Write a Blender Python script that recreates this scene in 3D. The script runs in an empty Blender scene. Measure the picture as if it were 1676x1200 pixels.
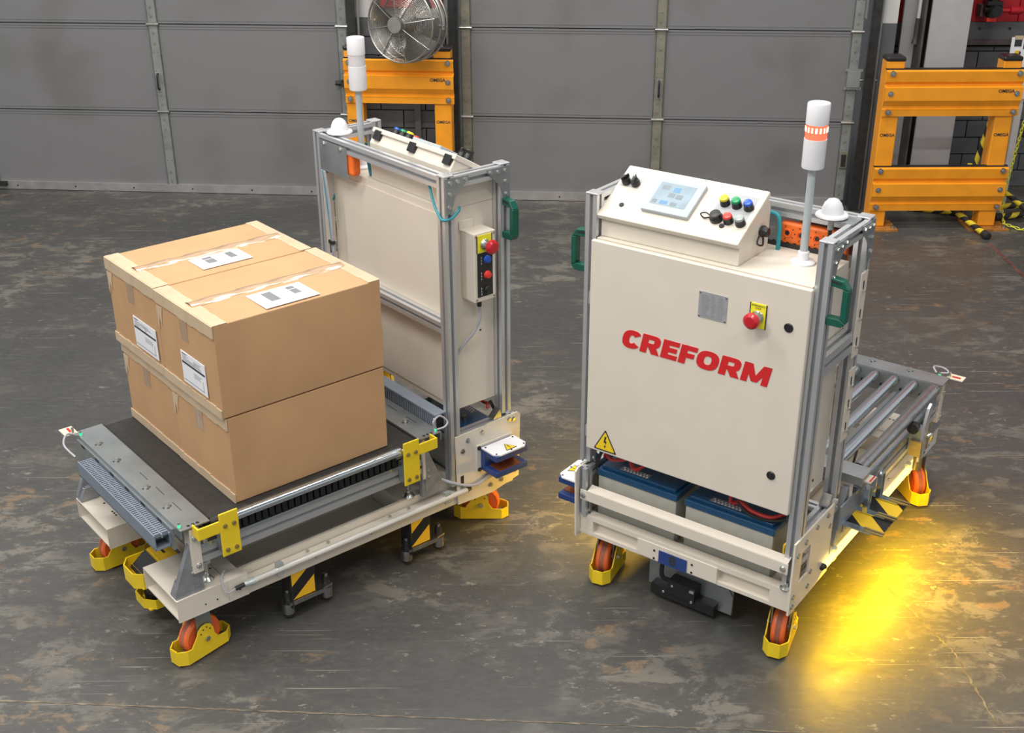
import bpy, math, random
from mathutils import Vector, Matrix
random.seed(7)
PI = math.pi
scene = bpy.context.scene
COL = scene.collection

# ------------------------------------------------------------------ camera
cam_d = bpy.data.cameras.new('camera')
cam = bpy.data.objects.new('camera', cam_d); COL.objects.link(cam)
cam_d.sensor_fit = 'HORIZONTAL'; cam_d.sensor_width = 36.0
cam_d.lens = 36.0 * 1978.3 / 1676.0
cam_d.clip_start = 0.05
_p = math.radians(-25.4154); _r = math.radians(-0.249)
_fw = Vector((0, math.cos(_p), math.sin(_p))); _up = Vector((0, -math.sin(_p), math.cos(_p))); _rt = Vector((1, 0, 0))
_r2 = _rt * math.cos(_r) + _up * math.sin(_r); _u2 = -_rt * math.sin(_r) + _up * math.cos(_r)
_M = Matrix((_r2, _u2, -_fw)).transposed().to_4x4()
_M.translation = Vector((0, 0, 2.5123))
cam.matrix_world = _M
scene.camera = cam

# ------------------------------------------------------------------ world, lights, exposure
scene.view_settings.view_transform = 'Standard'
scene.view_settings.look = 'None'
scene.view_settings.exposure = 0.10
scene.view_settings.gamma = 1.0
scene.view_settings.use_curve_mapping = False
world = bpy.data.worlds.new('hall_air'); scene.world = world
world.use_nodes = True
world.node_tree.nodes['Background'].inputs[0].default_value = (0.96, 0.98, 1.0, 1)
world.node_tree.nodes['Background'].inputs[1].default_value = 0.50

def area_lamp(name, loc, target, sx, sy, power, color=(1, .97, .92), spread=180):
    d = bpy.data.lights.new(name, 'AREA'); d.shape = 'RECTANGLE'; d.size = sx; d.size_y = sy
    d.energy = power; d.color = color; d.spread = math.radians(spread)
    o = bpy.data.objects.new(name, d); COL.objects.link(o)
    o.location = loc
    o.rotation_euler = (Vector(target) - Vector(loc)).to_track_quat('-Z', 'Y').to_euler()
    return o
for _x, _y, _w in ((-3.6, 0.2, 110), (-1.0, 0.2, 85), (2.2, 0.2, 50), (-3.4, 3.4, 80), (-0.8, 3.4, 60), (2.2, 3.4, 45), (-3.2, 6.4, 50), (-0.6, 6.4, 50), (2.2, 6.4, 46)):
    area_lamp('ceiling_lamp', (_x, _y, 5.6), (_x, _y + .01, 0), 2.1, .22, _w * 1.5)

# ------------------------------------------------------------------ materials
def nt(name):
    m = bpy.data.materials.new(name); m.use_nodes = True
    t = m.node_tree; b = t.nodes['Principled BSDF']
    return m, t, b
def mat(name, col, rough=.5, metal=0, noise=.06, nscale=25, bump=0, bscale=200, emis=None, es=0, coat=0, trans=0, alpha=1, aniso=None):
    m, t, b = nt(name)
    N, L = t.nodes, t.links
    b.inputs['Roughness'].default_value = rough
    b.inputs['Metallic'].default_value = metal
    b.inputs['Coat Weight'].default_value = coat
    b.inputs['Transmission Weight'].default_value = trans
    b.inputs['Alpha'].default_value = alpha
    tc = N.new('ShaderNodeTexCoord')
    n = N.new('ShaderNodeTexNoise'); n.inputs['Scale'].default_value = nscale; n.inputs['Detail'].default_value = 5
    if aniso:
        mp = N.new('ShaderNodeMapping'); mp.inputs['Scale'].default_value = aniso
        L.new(tc.outputs['Object'], mp.inputs[0]); L.new(mp.outputs[0], n.inputs['Vector'])
    else:
        L.new(tc.outputs['Object'], n.inputs['Vector'])
    r = N.new('ShaderNodeMapRange'); r.inputs['From Min'].default_value = .3; r.inputs['From Max'].default_value = .7
    r.inputs['To Min'].default_value = 1 - noise * 1.5; r.inputs['To Max'].default_value = 1 + noise
    L.new(n.outputs['Fac'], r.inputs['Value'])
    mx = N.new('ShaderNodeMix'); mx.data_type = 'RGBA'; mx.blend_type = 'MULTIPLY'; mx.inputs[0].default_value = 1
    mx.inputs[6].default_value = (*col, 1); L.new(r.outputs[0], mx.inputs[7])
    L.new(mx.outputs[2], b.inputs['Base Color'])
    if bump:
        n2 = N.new('ShaderNodeTexNoise'); n2.inputs['Scale'].default_value = bscale; n2.inputs['Detail'].default_value = 3
        L.new(tc.outputs['Object'], n2.inputs['Vector'])
        bp = N.new('ShaderNodeBump'); bp.inputs['Strength'].default_value = bump; bp.inputs['Distance'].default_value = .01
        L.new(n2.outputs['Fac'], bp.inputs['Height']); L.new(bp.outputs[0], b.inputs['Normal'])
    if emis:
        b.inputs['Emission Color'].default_value = (*emis, 1); b.inputs['Emission Strength'].default_value = es
    return m

def stripe_mat(name, c1, c2, direction, period, rough=.45, phase=0, duty=.5):
    m, t, b = nt(name); N, L = t.nodes, t.links
    tc = N.new('ShaderNodeTexCoord')
    d = N.new('ShaderNodeVectorMath'); d.operation = 'DOT_PRODUCT'; d.inputs[1].default_value = direction
    L.new(tc.outputs['Object'], d.inputs[0])
    a = N.new('ShaderNodeMath'); a.operation = 'MULTIPLY_ADD'; a.inputs[1].default_value = 1 / period; a.inputs[2].default_value = phase
    L.new(d.outputs['Value'], a.inputs[0])
    f = N.new('ShaderNodeMath'); f.operation = 'FRACT'; L.new(a.outputs[0], f.inputs[0])
    g = N.new('ShaderNodeMath'); g.operation = 'GREATER_THAN'; g.inputs[1].default_value = duty; L.new(f.outputs[0], g.inputs[0])
    mx = N.new('ShaderNodeMix'); mx.data_type = 'RGBA'; L.new(g.outputs[0], mx.inputs[0])
    mx.inputs[6].default_value = (*c1, 1); mx.inputs[7].default_value = (*c2, 1)
    L.new(mx.outputs[2], b.inputs['Base Color']); b.inputs['Roughness'].default_value = rough
    return m

def spiral_mat():
    m, t, b = nt('striped_pole'); N, L = t.nodes, t.links
    tc = N.new('ShaderNodeTexCoord'); s = N.new('ShaderNodeSeparateXYZ'); L.new(tc.outputs['Object'], s.inputs[0])
    at = N.new('ShaderNodeMath'); at.operation = 'ARCTAN2'; L.new(s.outputs['Y'], at.inputs[0]); L.new(s.outputs['X'], at.inputs[1])
    a = N.new('ShaderNodeMath'); a.operation = 'MULTIPLY'; a.inputs[1].default_value = 1 / (2 * PI); L.new(at.outputs[0], a.inputs[0])
    z = N.new('ShaderNodeMath'); z.operation = 'MULTIPLY_ADD'; z.inputs[1].default_value = 9.0; L.new(s.outputs['Z'], z.inputs[0]); L.new(a.outputs[0], z.inputs[2])
    f = N.new('ShaderNodeMath'); f.operation = 'FRACT'; L.new(z.outputs[0], f.inputs[0])
    g = N.new('ShaderNodeMath'); g.operation = 'GREATER_THAN'; g.inputs[1].default_value = .5; L.new(f.outputs[0], g.inputs[0])
    mx = N.new('ShaderNodeMix'); mx.data_type = 'RGBA'; L.new(g.outputs[0], mx.inputs[0])
    mx.inputs[6].default_value = (.02, .02, .02, 1); mx.inputs[7].default_value = (.75, .58, .03, 1)
    L.new(mx.outputs[2], b.inputs['Base Color']); b.inputs['Roughness'].default_value = .5
    return m

def floor_mat():
    m, t, b = nt('painted_concrete'); N, L = t.nodes, t.links
    tc = N.new('ShaderNodeTexCoord')
    def noise(scale, sc=(1, 1, 1), detail=8, rough=.6, dist=0, rot=0):
        mp = N.new('ShaderNodeMapping'); mp.inputs['Scale'].default_value = sc; mp.inputs['Rotation'].default_value = (0, 0, rot)
        L.new(tc.outputs['Object'], mp.inputs[0])
        n = N.new('ShaderNodeTexNoise'); n.inputs['Scale'].default_value = scale; n.inputs['Detail'].default_value = detail
        n.inputs['Roughness'].default_value = rough; n.inputs['Distortion'].default_value = dist
        L.new(mp.outputs[0], n.inputs['Vector']); return n
    def ramp(src, a, c, lo=0., hi=1.):
        r = N.new('ShaderNodeMapRange'); r.inputs['From Min'].default_value = a; r.inputs['From Max'].default_value = c
        r.inputs['To Min'].default_value = lo; r.inputs['To Max'].default_value = hi
        L.new(src, r.inputs['Value']); return r.outputs[0]
    def mul(a, c):
        k = N.new('ShaderNodeMath'); k.operation = 'MULTIPLY'; L.new(a, k.inputs[0])
        if isinstance(c, float): k.inputs[1].default_value = c
        else: L.new(c, k.inputs[1])
        return k.outputs[0]
    def mix(fac, a, col):
        x = N.new('ShaderNodeMix'); x.data_type = 'RGBA'; L.new(fac, x.inputs[0])
        if isinstance(a, tuple): x.inputs[6].default_value = (*a, 1)
        else: L.new(a, x.inputs[6])
        x.inputs[7].default_value = (*col, 1); return x.outputs[2]
    big = noise(.75, (1, 1.3, 1), 6)
    fine = noise(6.5, (.8, 1.35, 1), 13, .76, .35)
    micro = noise(40, (.6, 1.2, 1), 6, .7)
    c = mix(ramp(micro.outputs['Fac'], .35, .7), (.048, .049, .048), (.072, .073, .071))
    c = mix(mul(ramp(big.outputs['Fac'], .35, .7), .6), c, (.094, .090, .082))
    # worn patches: pale grey and brownish
    pat = mul(ramp(fine.outputs['Fac'], .50, .56), ramp(big.outputs['Fac'], .46, .58))
    c = mix(mul(pat, .62), c, (.20, .185, .155))
    brown = mul(ramp(noise(8, (.8, 1.3, 1), 12, .75, .3).outputs['Fac'], .54, .59), ramp(noise(.9, (1, 1, 1), 3).outputs['Fac'], .52, .62))
    c = mix(mul(brown, .6), c, (.23, .155, .09))
    speck = mul(ramp(noise(30, (.6, 1, 1), 8, .7).outputs['Fac'], .60, .625), ramp(noise(2, (1, 1, 1), 3).outputs['Fac'], .44, .56))
    c = mix(mul(speck, .6), c, (.25, .23, .19))
    # thin scratches in several directions
    sc_all = None
    for rot, s1, th in ((.15, 1.5, .67), (1.1, 1.2, .69), (-.7, 1.3, .69), (2.3, 1.1, .70)):
        n = noise(s1, (1.0, 90, 1), 2, .5, .15, rot)
        q = ramp(n.outputs['Fac'], th + .02, th + .035)
        gate = ramp(noise(2.4, (1, 1, 1), 2, .5, 0, rot).outputs['Fac'], .5, .56)
        q = mul(q, gate)
        if sc_all is None: sc_all = q
        else:
            k = N.new('ShaderNodeMath'); k.operation = 'MAXIMUM'; L.new(sc_all, k.inputs[0]); L.new(q, k.inputs[1]); sc_all = k.outputs[0]
    c = mix(mul(sc_all, .7), c, (.30, .28, .24))
    L.new(c, b.inputs['Base Color'])
    L.new(ramp(fine.outputs['Fac'], .35, .65, .34, .54), b.inputs['Roughness'])
    b.inputs['Specular IOR Level'].default_value = .5
    bp = N.new('ShaderNodeBump'); bp.inputs['Strength'].default_value = .22; bp.inputs['Distance'].default_value = .006
    L.new(noise(14, (.8, 1.2, 1), 8, .65).outputs['Fac'], bp.inputs['Height']); L.new(bp.outputs[0], b.inputs['Normal'])
    return m

def door_mat():
    m, t, b = nt('grey_painted_door'); N, L = t.nodes, t.links
    tc = N.new('ShaderNodeTexCoord')
    n = N.new('ShaderNodeTexNoise'); n.inputs['Scale'].default_value = 1.8; n.inputs['Detail'].default_value = 7
    n2 = N.new('ShaderNodeTexNoise'); n2.inputs['Scale'].default_value = 300; n2.inputs['Detail'].default_value = 2
    L.new(tc.outputs['Object'], n.inputs['Vector']); L.new(tc.outputs['Object'], n2.inputs['Vector'])
    r = N.new('ShaderNodeMapRange'); r.inputs['From Min'].default_value = .52; r.inputs['From Max'].default_value = .75
    L.new(n.outputs['Fac'], r.inputs['Value'])
    x = N.new('ShaderNodeMix'); x.data_type = 'RGBA'; L.new(r.outputs[0], x.inputs[0])
    x.inputs[6].default_value = (.195, .195, .202, 1); x.inputs[7].default_value = (.150, .149, .142, 1)
    L.new(x.outputs[2], b.inputs['Base Color']); b.inputs['Roughness'].default_value = .45
    bp = N.new('ShaderNodeBump'); bp.inputs['Strength'].default_value = .25; bp.inputs['Distance'].default_value = .002
    L.new(n2.outputs['Fac'], bp.inputs['Height']); L.new(bp.outputs[0], b.inputs['Normal'])
    return m

def tape_mat():
    m, t, b = nt('clear_tape'); N, L = t.nodes, t.links
    b.inputs['Base Color'].default_value = (.46, .30, .175, 1)
    b.inputs['Roughness'].default_value = .16
    b.inputs['Coat Weight'].default_value = 1; b.inputs['Coat Roughness'].default_value = .05
    b.inputs['Specular IOR Level'].default_value = 1.0
    tc = N.new('ShaderNodeTexCoord'); mp = N.new('ShaderNodeMapping'); mp.inputs['Scale'].default_value = (9, 60, 9)
    n = N.new('ShaderNodeTexNoise'); n.inputs['Scale'].default_value = 1; n.inputs['Detail'].default_value = 6
    n.inputs['Distortion'].default_value = 1.2
    L.new(tc.outputs['Object'], mp.inputs[0]); L.new(mp.outputs[0], n.inputs['Vector'])
    bp = N.new('ShaderNodeBump'); bp.inputs['Strength'].default_value = .35; bp.inputs['Distance'].default_value = .004
    L.new(n.outputs['Fac'], bp.inputs['Height']); L.new(bp.outputs[0], b.inputs['Coat Normal']); L.new(bp.outputs[0], b.inputs['Normal'])
    return m

YEL = (.80, .56, .02)
MT = dict(
    cream=mat('cream_paint', (.70, .64, .55), .38, 0, .02, 8, coat=.15),
    cream2=mat('cream_paint_textured', (.70, .64, .545), .5, 0, .03, 30, .06, 400),
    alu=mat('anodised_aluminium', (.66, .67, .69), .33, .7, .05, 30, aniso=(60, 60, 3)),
    alu_shade=mat('shaded_slot_aluminium', (.36, .37, .38), .45, .6, .05, 30),  # darker copy of the aluminium: shade inside the slots put into the colour
    zinc=mat('zinc_plated_steel', (.68, .75, .80), .17, .95, .10, 14, aniso=(30, 30, 8)),
    galv=mat('galvanised_plate', (.38, .41, .42), .34, .75, .12, 9),
    bolt=mat('zinc_bolt', (.66, .68, .66), .25, .95, .05, 40),
    steel=mat('brushed_steel', (.5, .5, .5), .3, 1, .1, 40),
    cast=mat('cast_aluminium', (.34, .35, .38), .5, .55, .10, 30, .08, 160),
    belt=mat('black_belt', (.022, .020, .019), .55, 0, .25, 60, .2, 700),
    black=mat('black_plastic', (.016, .016, .017), .35, 0, .1, 40),
    rubber=mat('black_rubber', (.02, .02, .02), .6, 0, .1, 40),
    duct=mat('grey_duct_plastic', (.20, .235, .29), .45, 0, .05, 20),
    yellow=mat('yellow_paint', (.86, .62, .02), .38, 0, .04, 20, coat=.2),
    yellow2=mat('golden_yellow_paint', (.80, .50, .02), .45, 0, .10, 25),
    orange=mat('orange_barrier_paint', (.95, .36, .015), .45, 0, .06, 9, coat=.1),
    tyre=mat('orange_polyurethane', (.80, .15, .035), .4, 0, .06, 12),
    tread=mat('worn_tread', (.38, .12, .07), .6, 0, .2, 20),
    hub=mat('dark_wheel_hub', (.05, .05, .055), .35, .6, .1, 40),
    red=mat('red_plastic', (.50, .012, .02), .28, 0, .04, 20, coat=.3),
    redlit=mat('red_button', (.80, .05, .04), .3, 0, .04, 20),
    redprint=mat('red_lettering', (.62, .018, .022), .4, 0, .02, 20),
    blue=mat('blue_plastic', (.02, .05, .20), .42, 0, .06, 20),
    bluebtn=mat('blue_button', (.02, .10, .55), .3, 0, .04, 20),
    navy=mat('battery_lid_blue', (.008, .062, .15), .3, 0, .05, 20),
    green=mat('green_handle', (.006, .09, .06), .32, 0, .04, 20),
    greenbtn=mat('green_button', (.01, .30, .11), .3, 0, .04, 20),
    yelbtn=mat('yellow_button', (.75, .65, .03), .3, 0, .04, 20),
    clearbtn=mat('grey_button', (.35, .38, .38), .3, 0, .04, 20),
    battery=mat('battery_case_grey', (.42, .41, .36), .5, 0, .04, 30),
    white=mat('white_plastic', (.76, .76, .79), .35, 0, .02, 20),
    label=mat('white_label', (.80, .80, .84), .5, 0, .02, 20),
    ink=mat('black_ink', (.03, .03, .035), .6, 0, .05, 20),
    greyink=mat('grey_ink', (.22, .22, .24), .6, 0, .05, 20),
    signyel=mat('yellow_sign', (.85, .60, .02), .4, 0, .02, 20),
    eyel=mat('emergency_yellow', (.85, .78, .03), .4, 0, .02, 20),
    card=mat('cardboard', (.50, .295, .148), .75, 0, .055, 6, .05, 300),
    papertape=mat('paper_tape', (.55, .42, .28), .6, 0, .06, 18, .05, 200),
    brass=mat('copper_contact', (.42, .13, .05), .35, .7, .1, 40),
    brz=mat('brass_tube', (.45, .36, .16), .35, .8, .1, 40),
    socket=mat('orange_socket_box', (.85, .16, .02), .45, 0, .08, 30),
    teal=mat('teal_cable', (.02, .25, .30), .45, 0, .05, 20),
    greycable=mat('grey_cable', (.40, .40, .44), .45, 0, .05, 20),
    redcable=mat('red_cable', (.55, .03, .03), .4, 0, .05, 20),
    screen=mat('touchscreen_display', (.30, .38, .44), .15, 0, .08, 18, emis=(.45, .58, .66), es=.05),
    screenblue=mat('display_key_blue', (.16, .30, .50), .2, emis=(.25, .45, .75), es=.05),
    screengrey=mat('display_key_grey', (.24, .28, .31), .2),
    plate=mat('nameplate_aluminium', (.42, .44, .46), .4, .4, .06, 60),
    bezel=mat('grey_bezel', (.40, .44, .46), .4, 0, .03, 20),
    btnplate=mat('grey_button_plate', (.40, .42, .43), .4, 0, .05, 20),
    lens=mat('clear_lens', (.72, .72, .76), .12, 0, .02, 20, alpha=.75),
    lamp_red=mat('lit_red_lens', (.9, .1, .05), .2, emis=(1, .10, .05), es=1.6),
    lamp_core=mat('lit_red_led', (1, .7, .5), .2, emis=(1, .36, .22), es=4),
    led_on=mat('lit_yellow_tube', (1, .8, .1), .3, emis=(1, .76, .16), es=3.2),
    led_off=mat('clear_tube', (.62, .60, .56), .15, 0, .03, 20, coat=.5),
    greenled=mat('lit_green_led', (.02, .9, .35), .3, emis=(.02, .9, .35), es=.7),
    pcb=mat('pale_circuit_card', (.70, .62, .48), .5),
    clear=mat('clear_acrylic', (.55, .60, .60), .12, .3, .05, 20, alpha=.85),
    reflect=mat('orange_reflector', (.85, .33, .03), .25, .3, .2, 12),
    hazard=stripe_mat('hazard_stripes', (.015, .015, .015), (.82, .52, .02), (1, -1, 0), .165, .3, -.45, .5),
    hazleg=stripe_mat('hazard_leg_stripes', (.015, .015, .015), (.85, .48, .02), (.8, 0, 1), .128, .35, .5, .42),
    ceil=mat('dark_roof_deck', (.12, .12, .12), .8),
    floor=floor_mat(), door=door_mat(), tape=tape_mat(), pole=spiral_mat(),
    stile=mat('grey_green_stile', (.27, .29, .28), .45, .25, .12, 14),
    stilebrn=mat('aged_stile', (.25, .24, .19), .5, .25, .15, 14),
    sill=mat('aluminium_sill', (.46, .45, .45), .35, .55, .12, 10),
    track=mat('dark_track_steel', (.045, .045, .045), .5, .5, .2, 20),
    wallgrey=mat('dark_grey_wall_paint', (.115, .118, .125), .6, 0, .12, 6, .2, 60),
    wallwhite=mat('white_wall_paint', (.62, .61, .60), .6, 0, .05, 6),
    mortar=mat('mortar_paint', (.075, .077, .082), .8),
    redpaint=mat('red_wall_panel', (.42, .008, .015), .5, 0, .06, 6),
    col_white=mat('white_column_paint', (.44, .44, .45), .5, 0, .04, 12),
    col_dark=mat('brown_steel', (.10, .085, .08), .6, .2, .2, 10),
    chain=mat('yellow_chain_plastic', (.72, .72, .05), .4),
    rust=mat('rusty_plate', (.42, .17, .03), .6, .1, .25, 20),
    cagewire=mat('chrome_wire', (.40, .39, .36), .3, .8, .1, 30),
    blade=mat('fan_blade_grey', (.10, .095, .09), .35, .6, .1, 10),
    redline=mat('worn_red_floor_line', (.16, .055, .05), .6, 0, .4, 18),
    joint=mat('floor_joint_dirt', (.17, .14, .10), .8, 0, .4, 20),
    crack=mat('floor_crack_fill', (.16, .14, .10), .8, 0, .4, 20),
)

# ------------------------------------------------------------------ mesh helpers
def perp(d):
    d = d.normalized(); a = Vector((0, 0, 1)) if abs(d.z) < .9 else Vector((1, 0, 0))
    u = d.cross(a).normalized(); return u, d.cross(u).normalized()
class MB:
    def __init__(s): s.v = []; s.f = []; s.m = []; s.mats = []
    def _mi(s, m):
        if m not in s.mats: s.mats.append(m)
        return s.mats.index(m)
    def face(s, idx, m): s.f.append(idx); s.m.append(s._mi(m))
    def box(s, x0, x1, y0, y1, z0, z1, m):
        return s.hexa([(x0, y0, z0), (x1, y0, z0), (x1, y1, z0), (x0, y1, z0), (x0, y0, z1), (x1, y0, z1), (x1, y1, z1), (x0, y1, z1)], m)
    def hexa(s, p, m):
        b = len(s.v); s.v += [tuple(q) for q in p]
        for q in ((0, 3, 2, 1), (4, 5, 6, 7), (0, 1, 5, 4), (1, 2, 6, 5), (2, 3, 7, 6), (3, 0, 4, 7)):
            s.face([b + i for i in q], m)
        return s
    def prism(s, poly, o, u, v, w, m, capm=None, em=None):
        """poly in (u,v), extruded along w (full vector)"""
        o, u, v, w = Vector(o), Vector(u), Vector(v), Vector(w)
        if u.cross(v).dot(w) < 0:
            poly = poly[::-1]
            if em: L_ = len(em); em = [em[(L_ - 2 - i) % L_] for i in range(L_)]
        ar = sum(poly[i][0] * poly[(i + 1) % len(poly)][1] - poly[(i + 1) % len(poly)][0] * poly[i][1] for i in range(len(poly)))
        flip = (ar < 0) != (u.cross(v).dot(w) < 0)
        b = len(s.v); n = len(poly)
        for a, c in poly: s.v.append(tuple(o + u * a + v * c))
        for a, c in poly: s.v.append(tuple(o + u * a + v * c + w))
        bot = list(range(b + n - 1, b - 1, -1)); top = list(range(b + n, b + 2 * n))
        if flip: bot.reverse(); top.reverse()
        s.face(bot, capm or m); s.face(top, capm or m)
        for i in range(n):
            j = (i + 1) % n; q = [b + i, b + j, b + n + j, b + n + i]
            if flip: q.reverse()
            s.face(q, em[i] if em else m)
        return s
    def cyl(s, p0, p1, r, m, n=14, r2=None, capm=None):
        p0, p1 = Vector(p0), Vector(p1); u, v = perp(p1 - p0); r2 = r if r2 is None else r2
        b = len(s.v)
        for p, rr in ((p0, r), (p1, r2)):
            for i in range(n):
                a = 2 * PI * i / n; s.v.append(tuple(p + u * math.cos(a) * rr + v * math.sin(a) * rr))
        for i in range(n):
            j = (i + 1) % n; s.face([b + i, b + j, b + n + j, b + n + i], m)
        s.face(list(range(b + n - 1, b - 1, -1)), capm or m); s.face(list(range(b + n, b + 2 * n)), capm or m)
        return s
    def lathe(s, prof, o, axis, m, n=20, mats=None):
        """prof [(r, h)] along axis"""
        o, ax = Vector(o), Vector(axis).normalized(); u, v = perp(ax)
        b = len(s.v); k = len(prof)
        for r, h in prof:
            for i in range(n):
                a = 2 * PI * i / n; s.v.append(tuple(o + ax * h + (u * math.cos(a) + v * math.sin(a)) * max(r, 1e-4)))
        for q in range(k - 1):
            mm = mats[q] if mats else m
            for i in range(n):
                j = (i + 1) % n; s.face([b + q * n + i, b + q * n + j, b + (q + 1) * n + j, b + (q + 1) * n + i], mm)
        s.face([b + n - 1 - i for i in range(n)], mats[0] if mats else m)
        s.face([b + (k - 1) * n + i for i in range(n)], mats[-1] if mats else m)
        return s
    def tube(s, pts, r, m, n=8, sub=6, closed=False):
        P = [Vector(p) for p in pts]
        if sub and len(P) > 2:
            Q = []; L = len(P); rng = range(L if closed else L - 1)
            for i in rng:
                a = P[(i - 1) % L] if (i > 0 or closed) else P[0]; b_ = P[i]; c = P[(i + 1) % L]
                d = P[(i + 2) % L] if (i + 2 < L or closed) else P[-1]
                for k in range(sub):
                    t = k / sub
                    Q.append(.5 * ((2 * b_) + (c - a) * t + (2 * a - 5 * b_ + 4 * c - d) * t * t + (3 * b_ - a - 3 * c + d) * t ** 3))
            if not closed: Q.append(P[-1])
            P = Q
        L = len(P); b = len(s.v); u = None
        for i in range(L):
            t = (P[(i + 1) % L] - P[i - 1]) if closed else (P[min(i + 1, L - 1)] - P[max(i - 1, 0)])
            t = t.normalized() if t.length > 1e-9 else Vector((0, 0, 1))
            if u is None: u = perp(t)[0]
            u = (u - t * u.dot(t)); u = u.normalized() if u.length > 1e-6 else perp(t)[0]
            w = t.cross(u)
            for k in range(n):
                a = 2 * PI * k / n; s.v.append(tuple(P[i] + (u * math.cos(a) + w * math.sin(a)) * r))
        for i in range(L if closed else L - 1):
            i2 = (i + 1) % L
            for k in range(n):
                j = (k + 1) % n; s.face([b + i * n + k, b + i * n + j, b + i2 * n + j, b + i2 * n + k], m)
        if not closed:
            s.face([b + n - 1 - k for k in range(n)], m); s.face([b + (L - 1) * n + k for k in range(n)], m)
        return s
    def ext(s, p0, p1, m=None, size=.04, up=None, a=.0058, d=.011, sv=None):
        """T-slot aluminium profile from p0 to p1 (centre line)"""
        m = m or 'alu'
        p0, p1 = Vector(p0), Vector(p1); w = p1 - p0
        ax = w.normalized()
        up = Vector(up) if up else (Vector((0, 0, 1)) if abs(ax.z) < .5 else Vector((0, 1, 0)))
        u = ax.cross(up).normalized(); v = u.cross(ax).normalized()
        h = size / 2; hv = (sv or size) / 2
        poly = []
        def side(pts): poly.extend(pts)
        side([(-h, -hv), (-a, -hv), (-a, -hv + d), (a, -hv + d), (a, -hv)])
        if sv and sv > size * 1.5:
            side([(h, -hv), (h, -hv / 2 - a), (h - d, -hv / 2 - a), (h - d, -hv / 2 + a), (h, -hv / 2 + a), (h, hv / 2 - a), (h - d, hv / 2 - a), (h - d, hv / 2 + a), (h, hv / 2 + a)])
            side([(h, hv), (a, hv), (a, hv - d), (-a, hv - d), (-a, hv)])
            side([(-h, hv), (-h, hv / 2 + a), (-h + d, hv / 2 + a), (-h + d, hv / 2 - a), (-h, hv / 2 - a), (-h, -hv / 2 + a), (-h + d, -hv / 2 + a), (-h + d, -hv / 2 - a), (-h, -hv / 2 - a)])
        else:
            side([(h, -hv), (h, -a), (h - d, -a), (h - d, a), (h, a)])
            side([(h, hv), (a, hv), (a, hv - d), (-a, hv - d), (-a, hv)])
            side([(-h, hv), (-h, a), (-h + d, a), (-h + d, -a), (-h, -a)])
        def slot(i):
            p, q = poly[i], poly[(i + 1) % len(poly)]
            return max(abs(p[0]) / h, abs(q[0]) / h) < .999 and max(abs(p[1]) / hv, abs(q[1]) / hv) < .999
        s.prism(poly, p0, u, v, w, m, em=['alu_shade' if slot(i) else m for i in range(len(poly))])
        return s
    def bolts(s, pts, axis, m='bolt', r=.0065, h=.006):
        ax = Vector(axis).normalized()
        for p in pts:
            p = Vector(p); s.cyl(p - ax * .001, p + ax * h * .3, r * 1.25, m, 10); s.cyl(p, p + ax * h, r, m, 6)
        return s
    def build(s, name, parent=None, bevel=0, seg=2, kind=None, smooth=True):
        me = bpy.data.meshes.new(name); me.from_pydata(s.v, [], s.f)
        for q in s.mats: me.materials.append(MT[q])
        me.polygons.foreach_set('material_index', s.m)
        if smooth:
            me.polygons.foreach_set('use_smooth', [True] * len(s.f)); me.update(); me.set_sharp_from_angle(angle=math.radians(32))
        me.update()
        o = bpy.data.objects.new(name, me); COL.objects.link(o)
        if parent is not None: o.parent = parent
        if bevel:
            b = o.modifiers.new('bevel', 'BEVEL'); b.width = bevel; b.segments = seg; b.limit_method = 'ANGLE'; b.angle_limit = math.radians(40)
            b.harden_normals = True
        if kind: o['kind'] = kind
        return o

def tag(o, label, cat, group=None):
    o['label'] = label; o['category'] = cat
    if group: o['group'] = group
    return o
def empty(name, loc, rz=0):
    o = bpy.data.objects.new(name, None); COL.objects.link(o); o.location = loc; o.rotation_euler = (0, 0, rz); o.empty_display_size = .1
    return o
def text_obj(name, txt, parent, o, xdir, ydir, size, m, depth=.0006, offset=0.0, align='CENTER', shear=0):
    c = bpy.data.curves.new(name, 'FONT'); c.body = txt; c.size = size; c.extrude = depth; c.offset = offset
    c.align_x = align; c.align_y = 'CENTER'; c.shear = shear; c.resolution_u = 3
    tmp = bpy.data.objects.new('tmp_text', c); COL.objects.link(tmp)
    dg = bpy.context.evaluated_depsgraph_get()
    me = bpy.data.meshes.new_from_object(tmp.evaluated_get(dg)); bpy.data.objects.remove(tmp)
    me.materials.clear(); me.materials.append(MT[m])
    X = Vector(xdir).normalized(); Y = Vector(ydir).normalized(); Z = X.cross(Y)
    M = Matrix((X, Y, Z)).transposed().to_4x4(); M.translation = Vector(o)
    me.transform(M)
    ob = bpy.data.objects.new(name, me); COL.objects.link(ob); ob.parent = parent
    return ob

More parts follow.
